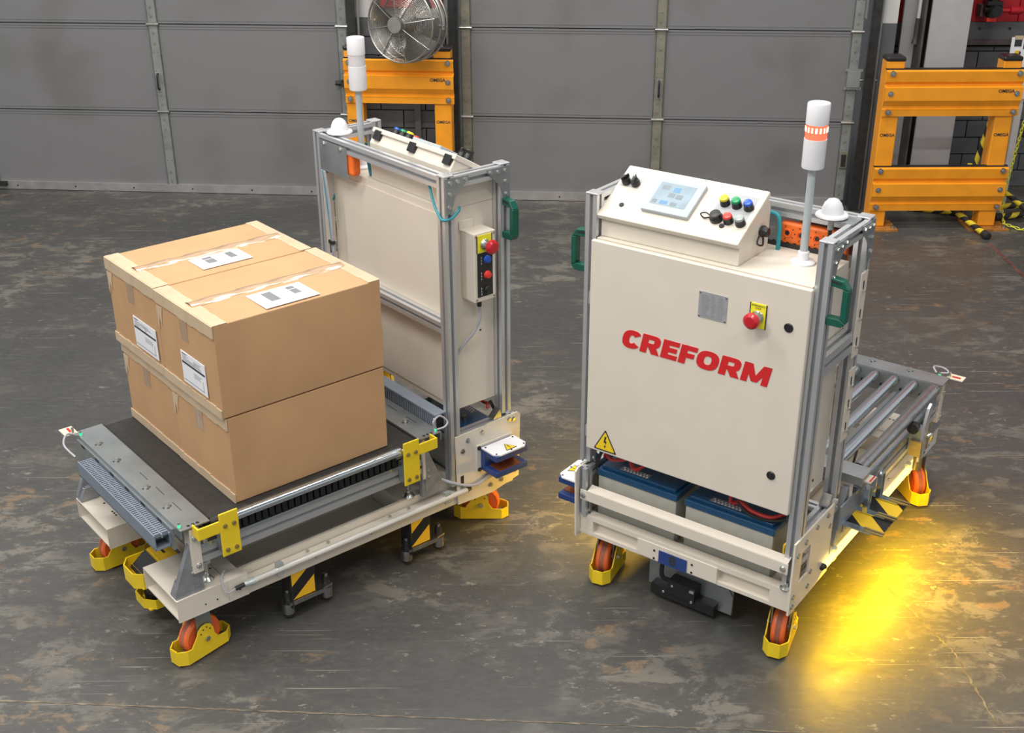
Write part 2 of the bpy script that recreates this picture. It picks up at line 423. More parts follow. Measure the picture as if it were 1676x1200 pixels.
def heavy_letters(txt, H, o, xdir, ydir, zoff, m, shear=.2, gap=.10, wscale=1.0):
    """heavy extended sans capitals drawn as polygons; returns MB and total width"""
    mb = MB(); X = Vector(xdir).normalized(); Y = Vector(ydir).normalized(); Z = X.cross(Y); t = .27
    def quad(p):
        vs = []
        for k in (0, 1):
            for a, b_ in p: vs.append(Vector(o) + X * ((cx + a * wscale) * H + b_ * H * shear) + Y * (b_ * H) + Z * (zoff * k * (1 + .012 * (len(mb.v) / 8 % 23))))
        b0 = len(mb.v); mb.v += [tuple(q) for q in vs]; n = len(p)
        mb.face(list(range(b0 + n, b0 + 2 * n)), m)
        for i in range(n): j = (i + 1) % n; mb.face([b0 + i, b0 + j, b0 + n + j, b0 + n + i], m)
    def ring(x0, x1, a0, a1, ty=.23, tx=.30, y0=0., y1=1., n=20):
        cxx, cy = (x0 + x1) / 2, (y0 + y1) / 2; R1, R2 = (x1 - x0) / 2, (y1 - y0) / 2
        def sp(a, rx, ry):
            c_, s_ = math.cos(a), math.sin(a); e = .8
            return (cxx + rx * math.copysign(abs(c_) ** e, c_), cy + ry * math.copysign(abs(s_) ** e, s_))
        for i in range(n):
            a = a0 + (a1 - a0) * i / n; b_ = a0 + (a1 - a0) * (i + 1) / n
            quad([sp(a, R1, R2), sp(b_, R1, R2), sp(b_, R1 - tx, R2 - ty), sp(a, R1 - tx, R2 - ty)])
    cx = 0.
    for ch in txt:
        if ch == 'C': w = .99; ring(0, 1.06, math.radians(34), math.radians(326), .27, .38)
        elif ch == 'R':
            w = 1.08; quad([(0, 0), (.37, 0), (.37, 1), (0, 1)]); quad([(.30, .76), (.64, .76), (.64, 1), (.30, 1)]); quad([(.30, .33), (.64, .33), (.64, .56), (.30, .56)])
            ring(.24, 1.04, -PI / 2, PI / 2, .235, .34, .33, 1., 12); quad([(.36, .42), (.66, .0), (1.10, 0), (.82, .42)])
        elif ch == 'E':
            w = .90; quad([(0, 0), (.37, 0), (.37, 1), (0, 1)])
            for y, l in ((0, .90), (.375, .82), (.75, .89)): quad([(.25, y), (l, y), (l, y + .25), (.25, y + .25)])
        elif ch == 'F':
            w = .84; quad([(0, 0), (.37, 0), (.37, 1), (0, 1)])
            for y, l in ((.35, .78), (.75, .88)): quad([(.25, y), (l, y), (l, y + .25), (.25, y + .25)])
        elif ch == 'O': w = 1.16; ring(0, w, 0, 2 * PI, .27, .38, n=28)
        elif ch == 'M':
            w = 1.38; quad([(0, 0), (.33, 0), (.33, 1), (0, 1)]); quad([(1.05, 0), (1.38, 0), (1.38, 1), (1.05, 1)])
            quad([(.0, 1), (.54, .08), (.84, .08), (.42, 1)]); quad([(.96, 1), (.54, .08), (.84, .08), (1.38, 1)])
        cx += w * wscale + gap
    return mb, (cx - gap) * H

# ================================================================== SETTING
WO = (0, 7.956, 0); WR = math.radians(-4.8955)
def struct(name, loc=(0, 0, 0), rz=0):
    o = empty(name, loc, rz); o['kind'] = 'structure'; return o

# floor slab
fm = MB(); fm.box(-7, 9, -2.0, 9.4, -.12, 0, 'floor'); floor = fm.build('floor', smooth=False, kind='structure')
cm = MB(); cm.box(-7, 9, -2.0, 9.4, 6.1, 6.2, 'ceil'); cm.build('ceiling', smooth=False, kind='structure')  # unseen hall roof, added to block world light overhead and darken reflections
def strip_on_floor(name, pts, w, m, parent=None, z=.0012):
    mb = MB(); P = [Vector((p[0], p[1], 0)) for p in pts]
    rr = random.Random(3)
    top = []
    for i, p in enumerate(P):
        t = (P[min(i + 1, len(P) - 1)] - P[max(i - 1, 0)]).normalized(); n = Vector((-t.y, t.x, 0)); ww = w * (.4 + rr.random() * .9)
        mb.v += [tuple(p + n * ww + Vector((0, 0, z))), tuple(p - n * ww + Vector((0, 0, z)))]
        if i: b = 2 * i; mb.face([b - 2, b - 1, b + 1, b], m)
    return mb.build(name, parent, smooth=False)
def wob(a, b, n, amp, seed):
    r = random.Random(seed); return [(a[0] + (b[0] - a[0]) * i / n + r.uniform(-amp, amp), a[1] + (b[1] - a[1]) * i / n + r.uniform(-amp, amp)) for i in range(n + 1)]
strip_on_floor('floor_joint', wob((-2.4, 2.965), (0.2, 2.80), 160, .002, 1), .0035, 'joint', floor)
strip_on_floor('floor_joint', wob((0.2, 2.80), (2.4, 2.66), 120, .002, 2), .0022, 'joint', floor)
strip_on_floor('floor_crack', wob((1.30, 3.50), (1.42, 3.12), 40, .004, 4) + wob((1.42, 3.12), (1.44, 2.78), 30, .004, 5), .0035, 'crack', floor)

def sectional_door(name, u0, u1, stiles, handle_u=None, aged=()):
    root = struct(name, WO, WR)
    zs = [0.036, .567, 1.145, 1.72, 2.30, 2.88, 3.46]
    st = sorted(stiles)
    edges = [u0] + st + [u1]
    for k in range(len(zs) - 1):
        z0, z1 = zs[k], zs[k + 1]
        for i in range(len(edges) - 1):
            a, b = edges[i], edges[i + 1]
            if b - a < .05: continue
            m = MB(); m.box(a + .002, b - .002, 0, .045, z0 + .003, z1 - .003, 'door')
            # stepped horizontal ribs along the section's top and bottom edges
            m.box(a + .002, b - .002, -.004, .001, z1 - .016, z1 - .003, 'door'); m.box(a + .002, b - .002, -.0025, .001, z1 - .032, z1 - .021, 'door')
            if k: m.box(a + .002, b - .002, -.005, .001, z0 + .004, z0 + .015, 'door'); m.box(a + .002, b - .002, -.0025, .001, z0 + .021, z0 + .028, 'door')
            m.build('door_panel', root, smooth=False)
    # thin dark backing so that the joints read as gaps
    m = MB(); m.box(u0, u1, .046, .06, 0, 3.46, 'track'); m.build('door_backing', root, smooth=False)
    for u in st + [u for u in (u0, u1) if u not in st]:
        w = .033; mm = 'stilebrn' if any(abs(u - q) < .05 for q in aged) else 'stile'
        for k in range(len(zs) - 1):
            z0, z1 = zs[k] + .012, zs[k + 1] - .012
            m = MB(); m.box(u - w, u + w, -.014, -.004, z0, z1, mm); m.box(u - w, u - w + .006, -.014, 0, z0, z1, mm); m.box(u + w - .006, u + w, -.014, 0, z0, z1, mm)
            for z in (z0 + .04, z0 + .10, z1 - .04, z1 - .11): m.cyl((u - .004, -.014, z), (u - .004, -.018, z), .008, 'stilebrn', 8)
            for z in (z0 + .18, z0 + .26, z1 - .17):
                for dx in (-.016, .016): m.cyl((u + dx, -.0135, z), (u + dx, -.0145, z), .003, 'track', 6)
            m.build('door_stile', root, smooth=False)
        for z in zs[1:4]:
            m = MB(); m.cyl((u - w - .008, -.016, z), (u + w + .008, -.016, z), .009, 'steel', 10); m.box(u - w, u + w, -.016, -.003, z - .014, z + .014, 'stilebrn'); m.build('door_hinge', root)
    m = MB(); m.box(u0, u1, -.022, .045, .004, .058, 'sill'); m.box(u0, u1, -.02, .04, 0, .006, 'rubber')
    for k in range(int((u1 - u0) / .42)):
        m.cyl((u0 + .2 + k * .42, -.022, .03), (u0 + .2 + k * .42, -.024, .03), .006, 'track', 8)
    m.build('door_bottom_rail', root, smooth=False)
    if handle_u is not None:
        m = MB(); m.box(handle_u - .018, handle_u + .018, -.018, -.013, .70, .83, 'stile'); m.tube([(handle_u, -.016, .82), (handle_u, -.04, .81), (handle_u, -.04, .73), (handle_u, -.016, .72)], .007, 'track', 8)
        m.build('door_handle', root)
    return root
d1 = sectional_door('door_1', -6.2, -1.10, [-4.9, -3.64, -2.36], -2.365)
d2 = sectional_door('door_2', -.29, 2.19, [.965], .965, aged=(-.29, .965))
# slide bolts of door 2
m = MB(); m.box(2.155, 2.235, -.035, -.012, .80, .90, 'stile'); m.box(2.14, 2.25, -.03, -.02, .90, .915, 'stile'); m.box(2.14, 2.25, -.03, -.02, .785, .80, 'stile'); m.cyl((2.23, -.025, .845), (2.34, -.025, .845), .008, 'steel', 8); m.build('door_bolt', d2)
m = MB(); m.box(2.165, 2.215, -.03, -.012, .27, .38, 'stilebrn'); m.box(2.175, 2.205, -.034, -.03, .28, .36, 'track'); m.build('door_bolt', d2)
m = MB(); m.box(-.315, -.265, -.03, -.012, .30, .36, 'stilebrn'); m.box(-.305, -.275, -.034, -.03, .24, .30, 'brz'); m.build('door_bolt', d2)
m = MB(); m.cyl((-1.16, -.03, .78), (-1.10, -.03, .78), .016, 'track', 10); m.box(-1.12, -1.09, -.045, -.014, .76, .80, 'track'); m.build('door_bolt', d1)
m = MB(); m.box(-3.66, -3.55, -.05, -.02, .03, .06, 'track'); m.build('door_bolt', d1)

def track(name, u, sgn):
    r = struct(name, WO, WR)
    m = MB(); m.box(u - .012, u + .012, -.09, .05, 0, 3.5, 'track'); m.box(u, u + sgn * .045, -.095, -.085, 0, 3.5, 'track')
    m.box(u, u + sgn * .05, .02, .03, 0, 3.5, 'track'); m.build('track_angle', r, smooth=False)
    m = MB(); m.cyl((u + sgn * .055, -.06, 0), (u + sgn * .055, -.06, 3.5), .010, 'stile', 8); m.build('track_rod', r)
    return r
track('trim_1', -1.035, 1); track('trim_2', -.345, -1); track('trim_3', 2.262, 1)

blockmesh = {}
def blocks(root, u0, u1, z0, z1, bw, bh, y, matn, depth=.05, skip=None):
    """painted masonry: each block its own object sharing mesh data"""
    rr = random.Random(int((u0 + 50) * 100)); row = 0; z = z0
    while z < z1 - .02:
        h = min(bh, z1 - z); u = u0 - (bw / 2 if row % 2 else 0)
        while u < u1 - .01:
            a, b = max(u, u0), min(u + bw, u1)
            if b - a > .02:
                key = (round(b - a, 3), round(h, 3), matn, depth)
                if key not in blockmesh:
                    mb = MB(); w = b - a; e = .004
                    mb.hexa([(e, 0, e), (w - e, 0, e), (w - .002, depth, .002), (.002, depth, .002), (e, 0, h - e), (w - e, 0, h - e), (w - .002, depth, h - .002), (.002, depth, h - .002)], matn)
                    o = mb.build('block', root, smooth=False); blockmesh[key] = o.data
                else:
                    o = bpy.data.objects.new('block', blockmesh[key]); COL.objects.link(o); o.parent = root
                o.location = (a, y + rr.uniform(-.0015, .0015), z)
            u += bw
        z += bh; row += 1
# pier between the two doors (white above, grey below), pier right of door 2
pier = struct('wall_center', WO, WR)
m = MB(); m.box(-1.03, -.34, .035, .40, 0, 1.20, 'mortar'); m.box(-1.03, -.34, 0.0, .40, 1.20, 3.6, 'wallwhite'); m.build('pier_core', pier, smooth=False)
blocks(pier, -1.02, -.35, 0, 1.20, .30, .12, 0, 'wallgrey')
m = MB(); m.box(-.64, -.60, -.03, .0, 0, 1.0, 'wallgrey'); m.box(-.44, -.425, -.01, 0, .95, 1.2, 'wallgrey'); m.build('pier_conduit', pier)
m = MB(); m.box(-.88, -.43, -.06, -.001, 1.27, 1.70, 'redpaint'); m.build('red_panel', pier, bevel=.006)
pr = struct('wall_right_pier', WO, WR)
m = MB(); m.box(2.262, 2.425, -.02, .40, 0, 1.20, 'wallgrey'); m.box(2.262, 2.425, -.021, .40, 1.20, 3.6, 'wallwhite'); m.build('pier_core', pr, smooth=False)
# brick wall beyond on the right
bw_ = struct('wall_right', (0, 8.2, 0), 0)
m = MB(); m.box(2.42, 6.5, .05, .35, 0, 3.6, 'mortar'); m.build('wall_core', bw_, smooth=False)
blocks(bw_, 2.43, 4.2, 0, .97, .20, .117, 0, 'wallgrey', .06)
m = MB(); m.box(2.42, 6.5, -.03, .05, 1.02, 1.13, 'wallgrey')
for k in range(20): m.cyl((2.5 + k * .2, -.03, 1.09), (2.5 + k * .2, -.036, 1.09), .009, 'track', 8)
m.build('wall_beam', bw_, smooth=False)
m = MB(); m.box(2.42, 6.5, -.045, .05, .985, 1.02, 'col_dark'); m.build('wall_ledge', bw_, smooth=False)
for a, b in ((2.42, 3.345), (3.35, 4.25), (4.255, 6.5)):
    m = MB(); m.box(a, b, -.02, .05, 1.13, 3.6, 'redpaint'); m.build('red_wall_panel', bw_, bevel=.004)
# upper wall above the doors, side and back walls of the hall (outside the frame)
uw = struct('wall_upper', WO, WR)
m = MB(); m.box(-6.2, 2.42, -.02, .3, 3.46, 5.2, 'wallwhite'); m.build('upper_wall', uw, smooth=False)

# steel columns before the brick wall
def column(name, x0, x1, y, m1, web=True):
    r = struct(name)
    m = MB(); m.box(x0, x1, y, y + .016, 0, 3.6, m1); m.build('column_flange', r, smooth=False)
    m = MB(); m.box((x0 + x1) / 2 - .1, (x0 + x1) / 2 - .085, y + .016, y + .20, 0, 3.6, 'col_dark'); m.box(x0 - .03, x1 - .1, y + .20, y + .216, 0, 3.6, 'col_dark'); m.build('column_web', r, smooth=False)
    return r
column('trim_4', 2.645, 2.895, 7.80, 'col_white')
c5 = struct('trim_5'); m = MB(); m.box(2.51, 2.60, 7.93, 7.95, 0, 3.6, 'col_white'); m.box(2.60, 2.615, 7.80, 7.95, 0, 3.6, 'col_dark'); m.build('column_flange', c5, smooth=False)
c6 = struct('trim_6'); m = MB(); m.cyl((2.585, 7.86, 1.21), (2.60, 7.86, 3.4), .011, 'wallwhite', 10); m.cyl((2.583, 7.86, 1.08), (2.585, 7.86, 1.21), .016, 'col_dark', 10); m.cyl((2.58, 7.86, 1.05), (2.583, 7.86, 1.10), .021, 'col_dark', 10, r2=.013); m.build('hanging_pipe', c6)

# ================================================================== BACKGROUND THINGS
def barrier(name, loc, rz, label, pw, group=None, full=True):
    """two posts carrying corrugated guard panels; local u right, y towards the wall"""
    root = empty(name, loc, rz); tag(root, label, 'barrier', 'orange safety barriers before the wall')
    W = pw
    def panel(z0, z1):
        h = z1 - z0; ys = [0, -.004, -.022, -.022, -.004, -.004, -.026, -.026, -.004, -.004, -.022, -.022, -.002]
        zz = [0, .05, .09, .25, .29, .33, .37, .68, .72, .76, .80, .95, 1.0]
        zz = [0, .13, .15, .17, .21, .33, .35, .63, .66, .70, .75, .97, 1.0]
        ys = [-.012, -.012, -.014, -.004, -.006, -.026, -.030, -.030, -.004, -.004, -.020, -.026, -.012]
        poly = [(y, z0 + q * h) for y, q in zip(ys, zz)] + [(y + .004, z0 + q * h) for y, q in reversed(list(zip(ys, zz)))]
        m = MB(); m.prism(poly, (0.0, -.05, 0), (0, 1, 0), (0, 0, 1), (W, 0, 0), 'orange')
        m.box(0, W, -.055, -.03, z1, z1 + .008, 'black')
        p = m.build('guard_panel', root, smooth=False)
        for u in (.035, W - .035):
            for q in (.10, .5, .93):
                b = MB(); b.cyl((u, -.06, z0 + q * h), (u, -.083, z0 + q * h), .017, 'steel', 12); b.cyl((u, -.083, z0 + q * h), (u, -.092, z0 + q * h), .009, 'bolt', 6); b.build('panel_bolt', p)
        return p
    p1 = panel(.72, 1.0); p2 = panel(.12, .40)
    text_obj('maker_mark', 'OMEGA', p1, (W - .10, -.0815, .875), (1, 0, 0), (0, 0, 1), .028, 'ink', .0004, .0006)
    for i, u in enumerate((0.0, W - .13)):
        m = MB(); m.box(u, u + .11, -.05, .06, .012, 1.05, 'orange'); po = m.build('post', root, bevel=.008)
        c = MB(); c.box(u - .004, u + .114, -.054, .064, 1.045, 1.075, 'black'); c.build('post_cap', po, bevel=.012)
        f = MB(); f.box(u - .07, u + .18, -.12, .12, 0, .012, 'rust'); f.bolts([(u - .045, -.09, .012), (u + .155, -.09, .012), (u - .045, .09, .012), (u + .155, .09, .012)], (0, 0, 1), 'steel', .011, .02); f.build('base_plate', po)
        text_obj('maker_mark', 'OMEGA', po, (u + .055, -.0505, .60), (1, 0, 0), (0, 0, 1), .026, 'ink', .0004, .0006)
    return root
a = WR
barrier('safety_barrier', (WO[0] + -1.03 * math.cos(a) + .30 * math.sin(a), WO[1] + -1.03 * math.sin(a) - .26 * math.cos(a), 0), a,
        'orange safety barrier standing under the fan between the two doors', .70)
barrier('safety_barrier', (2.255, 7.36, 0), 0, 'wide orange safety barrier before the columns at the right', .83)

# drum fan hanging before the pier
fr = empty('drum_fan', (-.60, 7.54, 1.245)); tag(fr, 'round caged industrial fan hanging above the orange barrier between the doors', 'fan')
fr.rotation_euler = (math.radians(-4), 0, math.radians(-27)); fr.location = (-.628, 7.56, 1.243)
R = .228
m = MB()
for y, r in ((-.085, R), (.085, R), (0, R + .004)): m.tube([(r * math.cos(2 * PI * k / 40), y, r * math.sin(2 * PI * k / 40)) for k in range(40)], .005, 'cagewire', 6, sub=0, closed=True)
m.build('cage_rim', fr)
for sgn, nm in ((-1, 'front_guard'), (1, 'rear_guard')):
    m = MB()
    for k in range(21):
        r = .05 + (R - .05) * k / 21; y = sgn * (.085 + .035 * math.cos(r / R * PI / 2))
        m.tube([(r * math.cos(2 * PI * q / 40), y, r * math.sin(2 * PI * q / 40)) for q in range(40)],   .0018, 'cagewire', 4, sub=0, closed=True)
    for k in range(8):
        an = 2 * PI * k / 8 + .2
        m.tube([(r * math.cos(an), sgn * (.087 + .037 * math.cos(r / R * PI / 2)), r * math.sin(an)) for r in (.04, .09, .14, .19, .242)], .0026, 'cagewire', 5, sub=2)
    g = m.build(nm, fr)
    if sgn < 0:
        b = MB(); b.lathe([(0, 0), (.026, 0), (.040, -.008), (.048, -.016)], (0, -.137, 0), (0, 1, 0), 'cagewire', 20); b.lathe([(.03, 0), (.048, .0), (.050, .02), (.04, .02)], (0, -.125, 0), (0, 1, 0), 'cagewire', 20)
        b.build('guard_badge', g)
m = MB()
n_ = 40
for k in range(n_):
    a0, a1 = 2 * PI * k / n_, 2 * PI * (k + 1) / n_
    if not (PI * -.33 < ((a0 + PI) % (2 * PI)) - PI < PI * .99): continue
m.lathe([(.03, -.05), (.055, -.045), (.06, .03), (.03, .05)], (0, 0, 0), (0, 1, 0), 'blade', 20)
hub = m.build('fan_motor', fr)
for k in range(3):
    a0 = math.radians(-60 + 120 * k); m = MB(); cols = 6; pts = []
    for i in range(7):
        r = .05 + .17 * i / 6; half = math.radians(20 + 12 * i / 6)
        for j in range(cols + 1):
            an = a0 - half + 2 * half * j / cols; y = -.04 + .08 * j / cols
            pts.append((r * math.cos(an), y, r * math.sin(an)))
    m.v = pts + [(p[0], p[1] + .002, p[2]) for p in pts]; o_ = len(pts)
    for i in range(6):
        for j in range(cols):
            q = i * (cols + 1) + j; f = [q, q + 1, q + cols + 2, q + cols + 1]; m.face(f, 'blade'); m.face([o_ + t for t in reversed(f)], 'blade')
    m.build('fan_blade', fr)
m = MB(); m.tube([(R + .022, 0, -.02)] + [((R + .022) * math.cos(t), 0, (R + .022) * math.sin(t)) for t in (.2, .6, 1.0, 1.4, 1.8, 2.2, 2.6, 2.95)] + [(-R - .022, 0, -.02)], .012, 'cagewire', 8, 4)
for s_ in (-1, 1): m.cyl((s_ * (R - .005), 0, 0), (s_ * (R + .035), 0, 0), .011, 'steel', 10)
m.box(-.03, .03, -.03, .03, R + .02, R + .25, 'col_dark'); m.build('yoke', fr)
m = MB(); m.box(-.03, .03, 0, .46, R + .2, R + .26, 'col_dark'); m.build('wall_arm', fr)

# valve and pipe on the red wall
t = empty('pipe_valve', (3.12, 8.06, 1.20)); tag(t, 'black valve with red pipe end on the red wall', 'valve')
m = MB(); m.cyl((.0, 0, -.02), (.0, 0, .35), .032, 'black', 14); m.cyl((-.05, 0, .03), (.06, 0, .03), .026, 'black', 12); m.box(-.05, .05, -.045, .05, .06, .085, 'black'); m.box(-.045, .045, -.04, .045, .10, .12, 'black'); m.cyl((0, -.04, .03), (0, -.09, .03), .012, 'track', 10); m.cyl((0, -.085, .03), (0, -.095, .03), .035, 'black', 14)
m.build('valve_body', t)
m = MB(); m.box(-.03, .03, -.02, .03, -.045, -.02, 'redlit'); m.build('valve_tag', t)
m = MB(); m.cyl((.06, 0, .022), (.12, 0, .022), .013, 'redpaint', 12); m.lathe([(.014, 0), (.026, .004), (.026, .06), (.02, .085), (.004, .095)], (.115, 0, .022), (1, 0, 0), 'redpaint', 16); m.build('pipe_end', t)
m = MB(); m.box(-.06, .06, .03, .115, -.02, .05, 'col_dark'); m.build('valve_bracket', t)

# sign board behind the right post
t = empty('sign_board', (3.085, 7.57, .76)); tag(t, 'white board with yellow and black tape leaning behind the right barrier post', 'board')
m = MB(); m.box(0, .40, 0, .008, 0, .38, 'label'); m.build('board', t)
for q in ((.018, .062, .325, .365, 'ink'), (.075, .12, .31, .36, 'ink')):
    m = MB(); m.box(q[0], q[1], -.002, 0, q[2], q[3], q[4]); m.build('mark', t)
m = MB(); m.prism([(.01, .18), (.03, .18), (.055, .30), (.03, .30)], (0, -.004, 0), (1, 0, 0), (0, 0, 1), (0, .003, 0), 'yellow2'); m.prism([(.03, .18), (.04, .18), (.065, .29), (.055, .30)], (0, -.004, 0), (1, 0, 0), (0, 0, 1), (0, .003, 0), 'ink'); m.build('tape_stripe', t)
m = MB(); m.box(.015, .065, -.004, 0, .368, .39, 'papertape'); m.build('tape_piece', t)
m = MB(); m.box(.10, .14, .008, .028, -.76, .30, 'wallwhite'); m.build('board_stake', t)

# yellow plastic chain hanging down and lying on the floor
t = empty('plastic_chain', (3.19, 7.50, 0)); tag(t, 'yellow plastic chain hanging beside the right barrier and trailing on the floor', 'chain')
lk = MB(); L_ = .017; lk.tube([(-.007, 0, -L_ + .007), (-.007, 0, L_ - .007), (0, 0, L_), (.007, 0, L_ - .007), (.007, 0, -L_ + .007), (0, 0, -L_)], .0032, 'chain', 5, 1, closed=True)
base = lk.build('link', t); first = True
path = [Vector((.07, 0, 1.0)), Vector((.02, .0, .55)), Vector((-.02, 0, .13)), Vector((-.03, -.05, .03)), Vector((-.05, -.17, .018)), Vector((.02, -.26, .012)), Vector((.14, -.24, .006)), Vector((.2, -.16, .006)), Vector((.33, -.14, .006))]
seg = []; 
for i in range(len(path) - 1):
    d = path[i + 1] - path[i]; k = max(1, int(d.length / .024)); seg += [(path[i] + d * (j / k), d.normalized()) for j in range(k)]
for i, (p, d) in enumerate(seg):
    o = base if i == 0 else base.copy()
    if i: COL.objects.link(o)
    o.parent = t; o.location = p
    q = d.to_track_quat('Z', 'Y').to_euler(); o.rotation_euler = (d.to_track_quat('Z', 'Y') @ Matrix.Rotation(PI / 2 * (i % 2), 3, 'Z').to_quaternion()).to_euler()

def pole(p0, p1, label, r=.017):
    p0, p1 = Vector(p0), Vector(p1); L = (p1 - p0).length
    t = empty('striped_pole', p0); t.rotation_euler = (p1 - p0).to_track_quat('Z', 'Y').to_euler(); tag(t, label, 'pole', 'yellow and black striped poles by the barrier')
    m = MB(); m.cyl((0, 0, .03), (0, 0, L), r, 'pole', 14); m.build('pole_tube', t)
    m = MB(); m.lathe([(r * .7, -.002), (r * 1.3, .004), (r * 1.3, .05), (r, .055)], (0, 0, 0), (0, 0, 1), 'rubber', 14); m.build('end_cap', t)
pole((2.935, 7.60, .0), (3.145, 7.66, 1.0), 'striped yellow and black pole leaning upright behind the right barrier post')
pole((2.93, 7.55, .019), (2.62, 7.66, .019), 'striped pole lying on the floor behind the barrier panel')
pole((2.945, 7.08, .02), (2.80, 7.62, .10), 'striped pole whose black end sticks out at the barrier foot', .019)
pole((3.10, 7.42, .034), (3.75, 7.62, .022), 'lower striped pole lying right of the barrier foot', .019)
pole((3.07, 7.55, .06), (3.75, 7.62, .065), 'upper striped pole lying right of the barrier foot', .019)
pole((3.28, 7.36, .10), (3.04, 7.82, .27), 'short striped pole slanting over the lying poles')

t = strip_on_floor('floor_line', wob((2.93, 7.02), (2.93, 6.30), 40, .003, 9), .012, 'redline'); tag(t, 'worn red line painted on the floor at the right edge', 'floor marking')

# ================================================================== GUIDED CARTS
def caster(root, cx, cy, ang, zb):
    """swivel caster: guard and wheel run along direction ang (radians, cart frame)"""
    c, s = math.cos(ang), math.sin(ang)
    d = Vector((c, s, 0)); n = Vector((-s, c, 0)); O = Vector((cx, cy, 0)); up = Vector((0, 0, 1))
    def P(a, b, z): return O + d * a + n * b + up * z
    m = MB()
    for q in (-1, 1):
        m.prism([(-.026, .055), (.026, .055), (.030, .10), (.026, zb - .02), (-.026, zb - .02), (-.030, .10)], P(0, q * .029 - .002, 0), d, up, n * .004, 'galv')
    m.box(0, 0, 0, 0, 0, 0, 'galv') if False else None
    m.prism([(-.034, -.033), (.034, -.033), (.034, .033), (-.034, .033)], P(0, 0, zb - .024), d, n, up * .005, 'galv')
    m.cyl(P(0, 0, zb - .022), P(0, 0, zb - .006), .028, 'galv', 18)
    m.prism([(-.055, -.045), (.055, -.045), (.055, .045), (-.055, .045)], P(0, 0, zb - .006), d, n, up * .006, 'galv')
    m.cyl(P(0, -.04, .07), P(0, .04, .07), .009, 'bolt', 10)
    root_c = m.build('caster', root)
    w = MB()
    w.lathe([(.050, -.021), (.062, -.023), (.0675, -.019), (.070, -.009), (.0702, .009), (.0675, .019), (.062, .023), (.050, .021)], P(0, 0, .07), n, 'tyre', 40,
            mats=['tyre', 'tyre', 'tyre', 'tread', 'tyre', 'tyre', 'tyre'])
    w.build('wheel_tyre', root_c)
    w = MB(); w.lathe([(.012, -.022), (.018, -.022), (.020, -.012), (.040, -.010), (.044, -.020), (.050, -.020), (.050, .020), (.044, .020), (.040, .010), (.020, .012), (.018, .022), (.012, .022)], P(0, 0, .07), n, 'hub', 28,
                    mats=['steel', 'steel', 'hub', 'hub', 'steel', 'steel', 'steel', 'hub', 'hub', 'steel', 'steel'])
    w.build('wheel_hub', root_c)
    g = MB(); W = .038; th = .004
    prof = [(.078, .010), (.078, .050), (.044, .053), (.030, .074), (.026, .100), (.018, .116), (.002, .124), (-.016, .122), (-.030, .110), (-.036, .094), (-.060, .060), (-.078, .062), (-.078, .010)]
    for q in (-1, 1): g.prism(prof, P(0, q * W - th / 2, 0), d, up, n * th, 'yellow')
    for e, h in ((1, .050), (-1, .062)):
        a0, a1 = e * .078, e * .104; iw = W * .5
        for q in (-1, 1):
            A_, B_ = P(a0, q * (W + th / 2), 0), P(a1, q * iw, 0); t = (B_ - A_).normalized(); nn = Vector((-t.y, t.x, 0)) * (th * (1 if q * e < 0 else -1)) * 1.0
            g.hexa([A_ + up * .01, B_ + up * .01, B_ + nn + up * .01, A_ + nn + up * .01, A_ + up * h, B_ + up * h, B_ + nn + up * h, A_ + nn + up * h], 'yellow')
        A_, B_ = P(a1 - e * th, -iw, 0), P(a1 - e * th, iw, 0)
        g.hexa([A_ + up * .01, B_ + up * .01, B_ + d * e * th + up * .01, A_ + d * e * th + up * .01, A_ + up * h, B_ + up * h, B_ + d * e * th + up * h, A_ + d * e * th + up * h], 'yellow')
    for q in (-1, 1):
        g.cyl(P(0, q * (W + .001), .07), P(0, q * (W + .008), .07), .009, 'bolt', 6)
        for a, z in ((-.012, .108), (.002, .112), (.014, .100), (-.022, .096)): g.cyl(P(a, q * (W + .001), z), P(a, q * (W + .003), z), .0028, 'track', 6)
    g.build('wheel_guard', root_c)

def estop(parent, o, axis, ydir, plate=(.05, .075), yoff=0.):
    """emergency stop: o on the face, axis outward, ydir up"""
    o = Vector(o); a = Vector(axis); u = Vector(ydir); x = u.cross(a)
    m = MB(); m.prism([(-plate[0] / 2, -plate[1] / 2 + yoff), (plate[0] / 2, -plate[1] / 2 + yoff), (plate[0] / 2, plate[1] / 2 + yoff), (-plate[0] / 2, plate[1] / 2 + yoff)], o, x, u, a * .002, 'eyel')
    for q in (-1, 1): m.prism([(q * plate[0] / 2 - .0015, -plate[1] / 2 + yoff), (q * plate[0] / 2 + .0015, -plate[1] / 2 + yoff), (q * plate[0] / 2 + .0015, plate[1] / 2 + yoff), (q * plate[0] / 2 - .0015, plate[1] / 2 + yoff)], o, x, u, a * .0024, 'ink')
    e = m.build('emergency_stop', parent, smooth=False); e['label'] = 'red mushroom stop button on a yellow plate'
    m = MB(); m.lathe([(.017, 0), (.019, .004), (.016, .008), (.014, .03), (.012, .032)], o + a * .002, a, 'steel', 22)
    m.lathe([(.012, .0), (.021, .004), (.0245, .010), (.0235, .018), (.016, .024), (.004, .025)], o + a * .030, a, 'red', 24)
    m.build('stop_button', parent if parent.parent and parent.parent.parent else e)
    return e

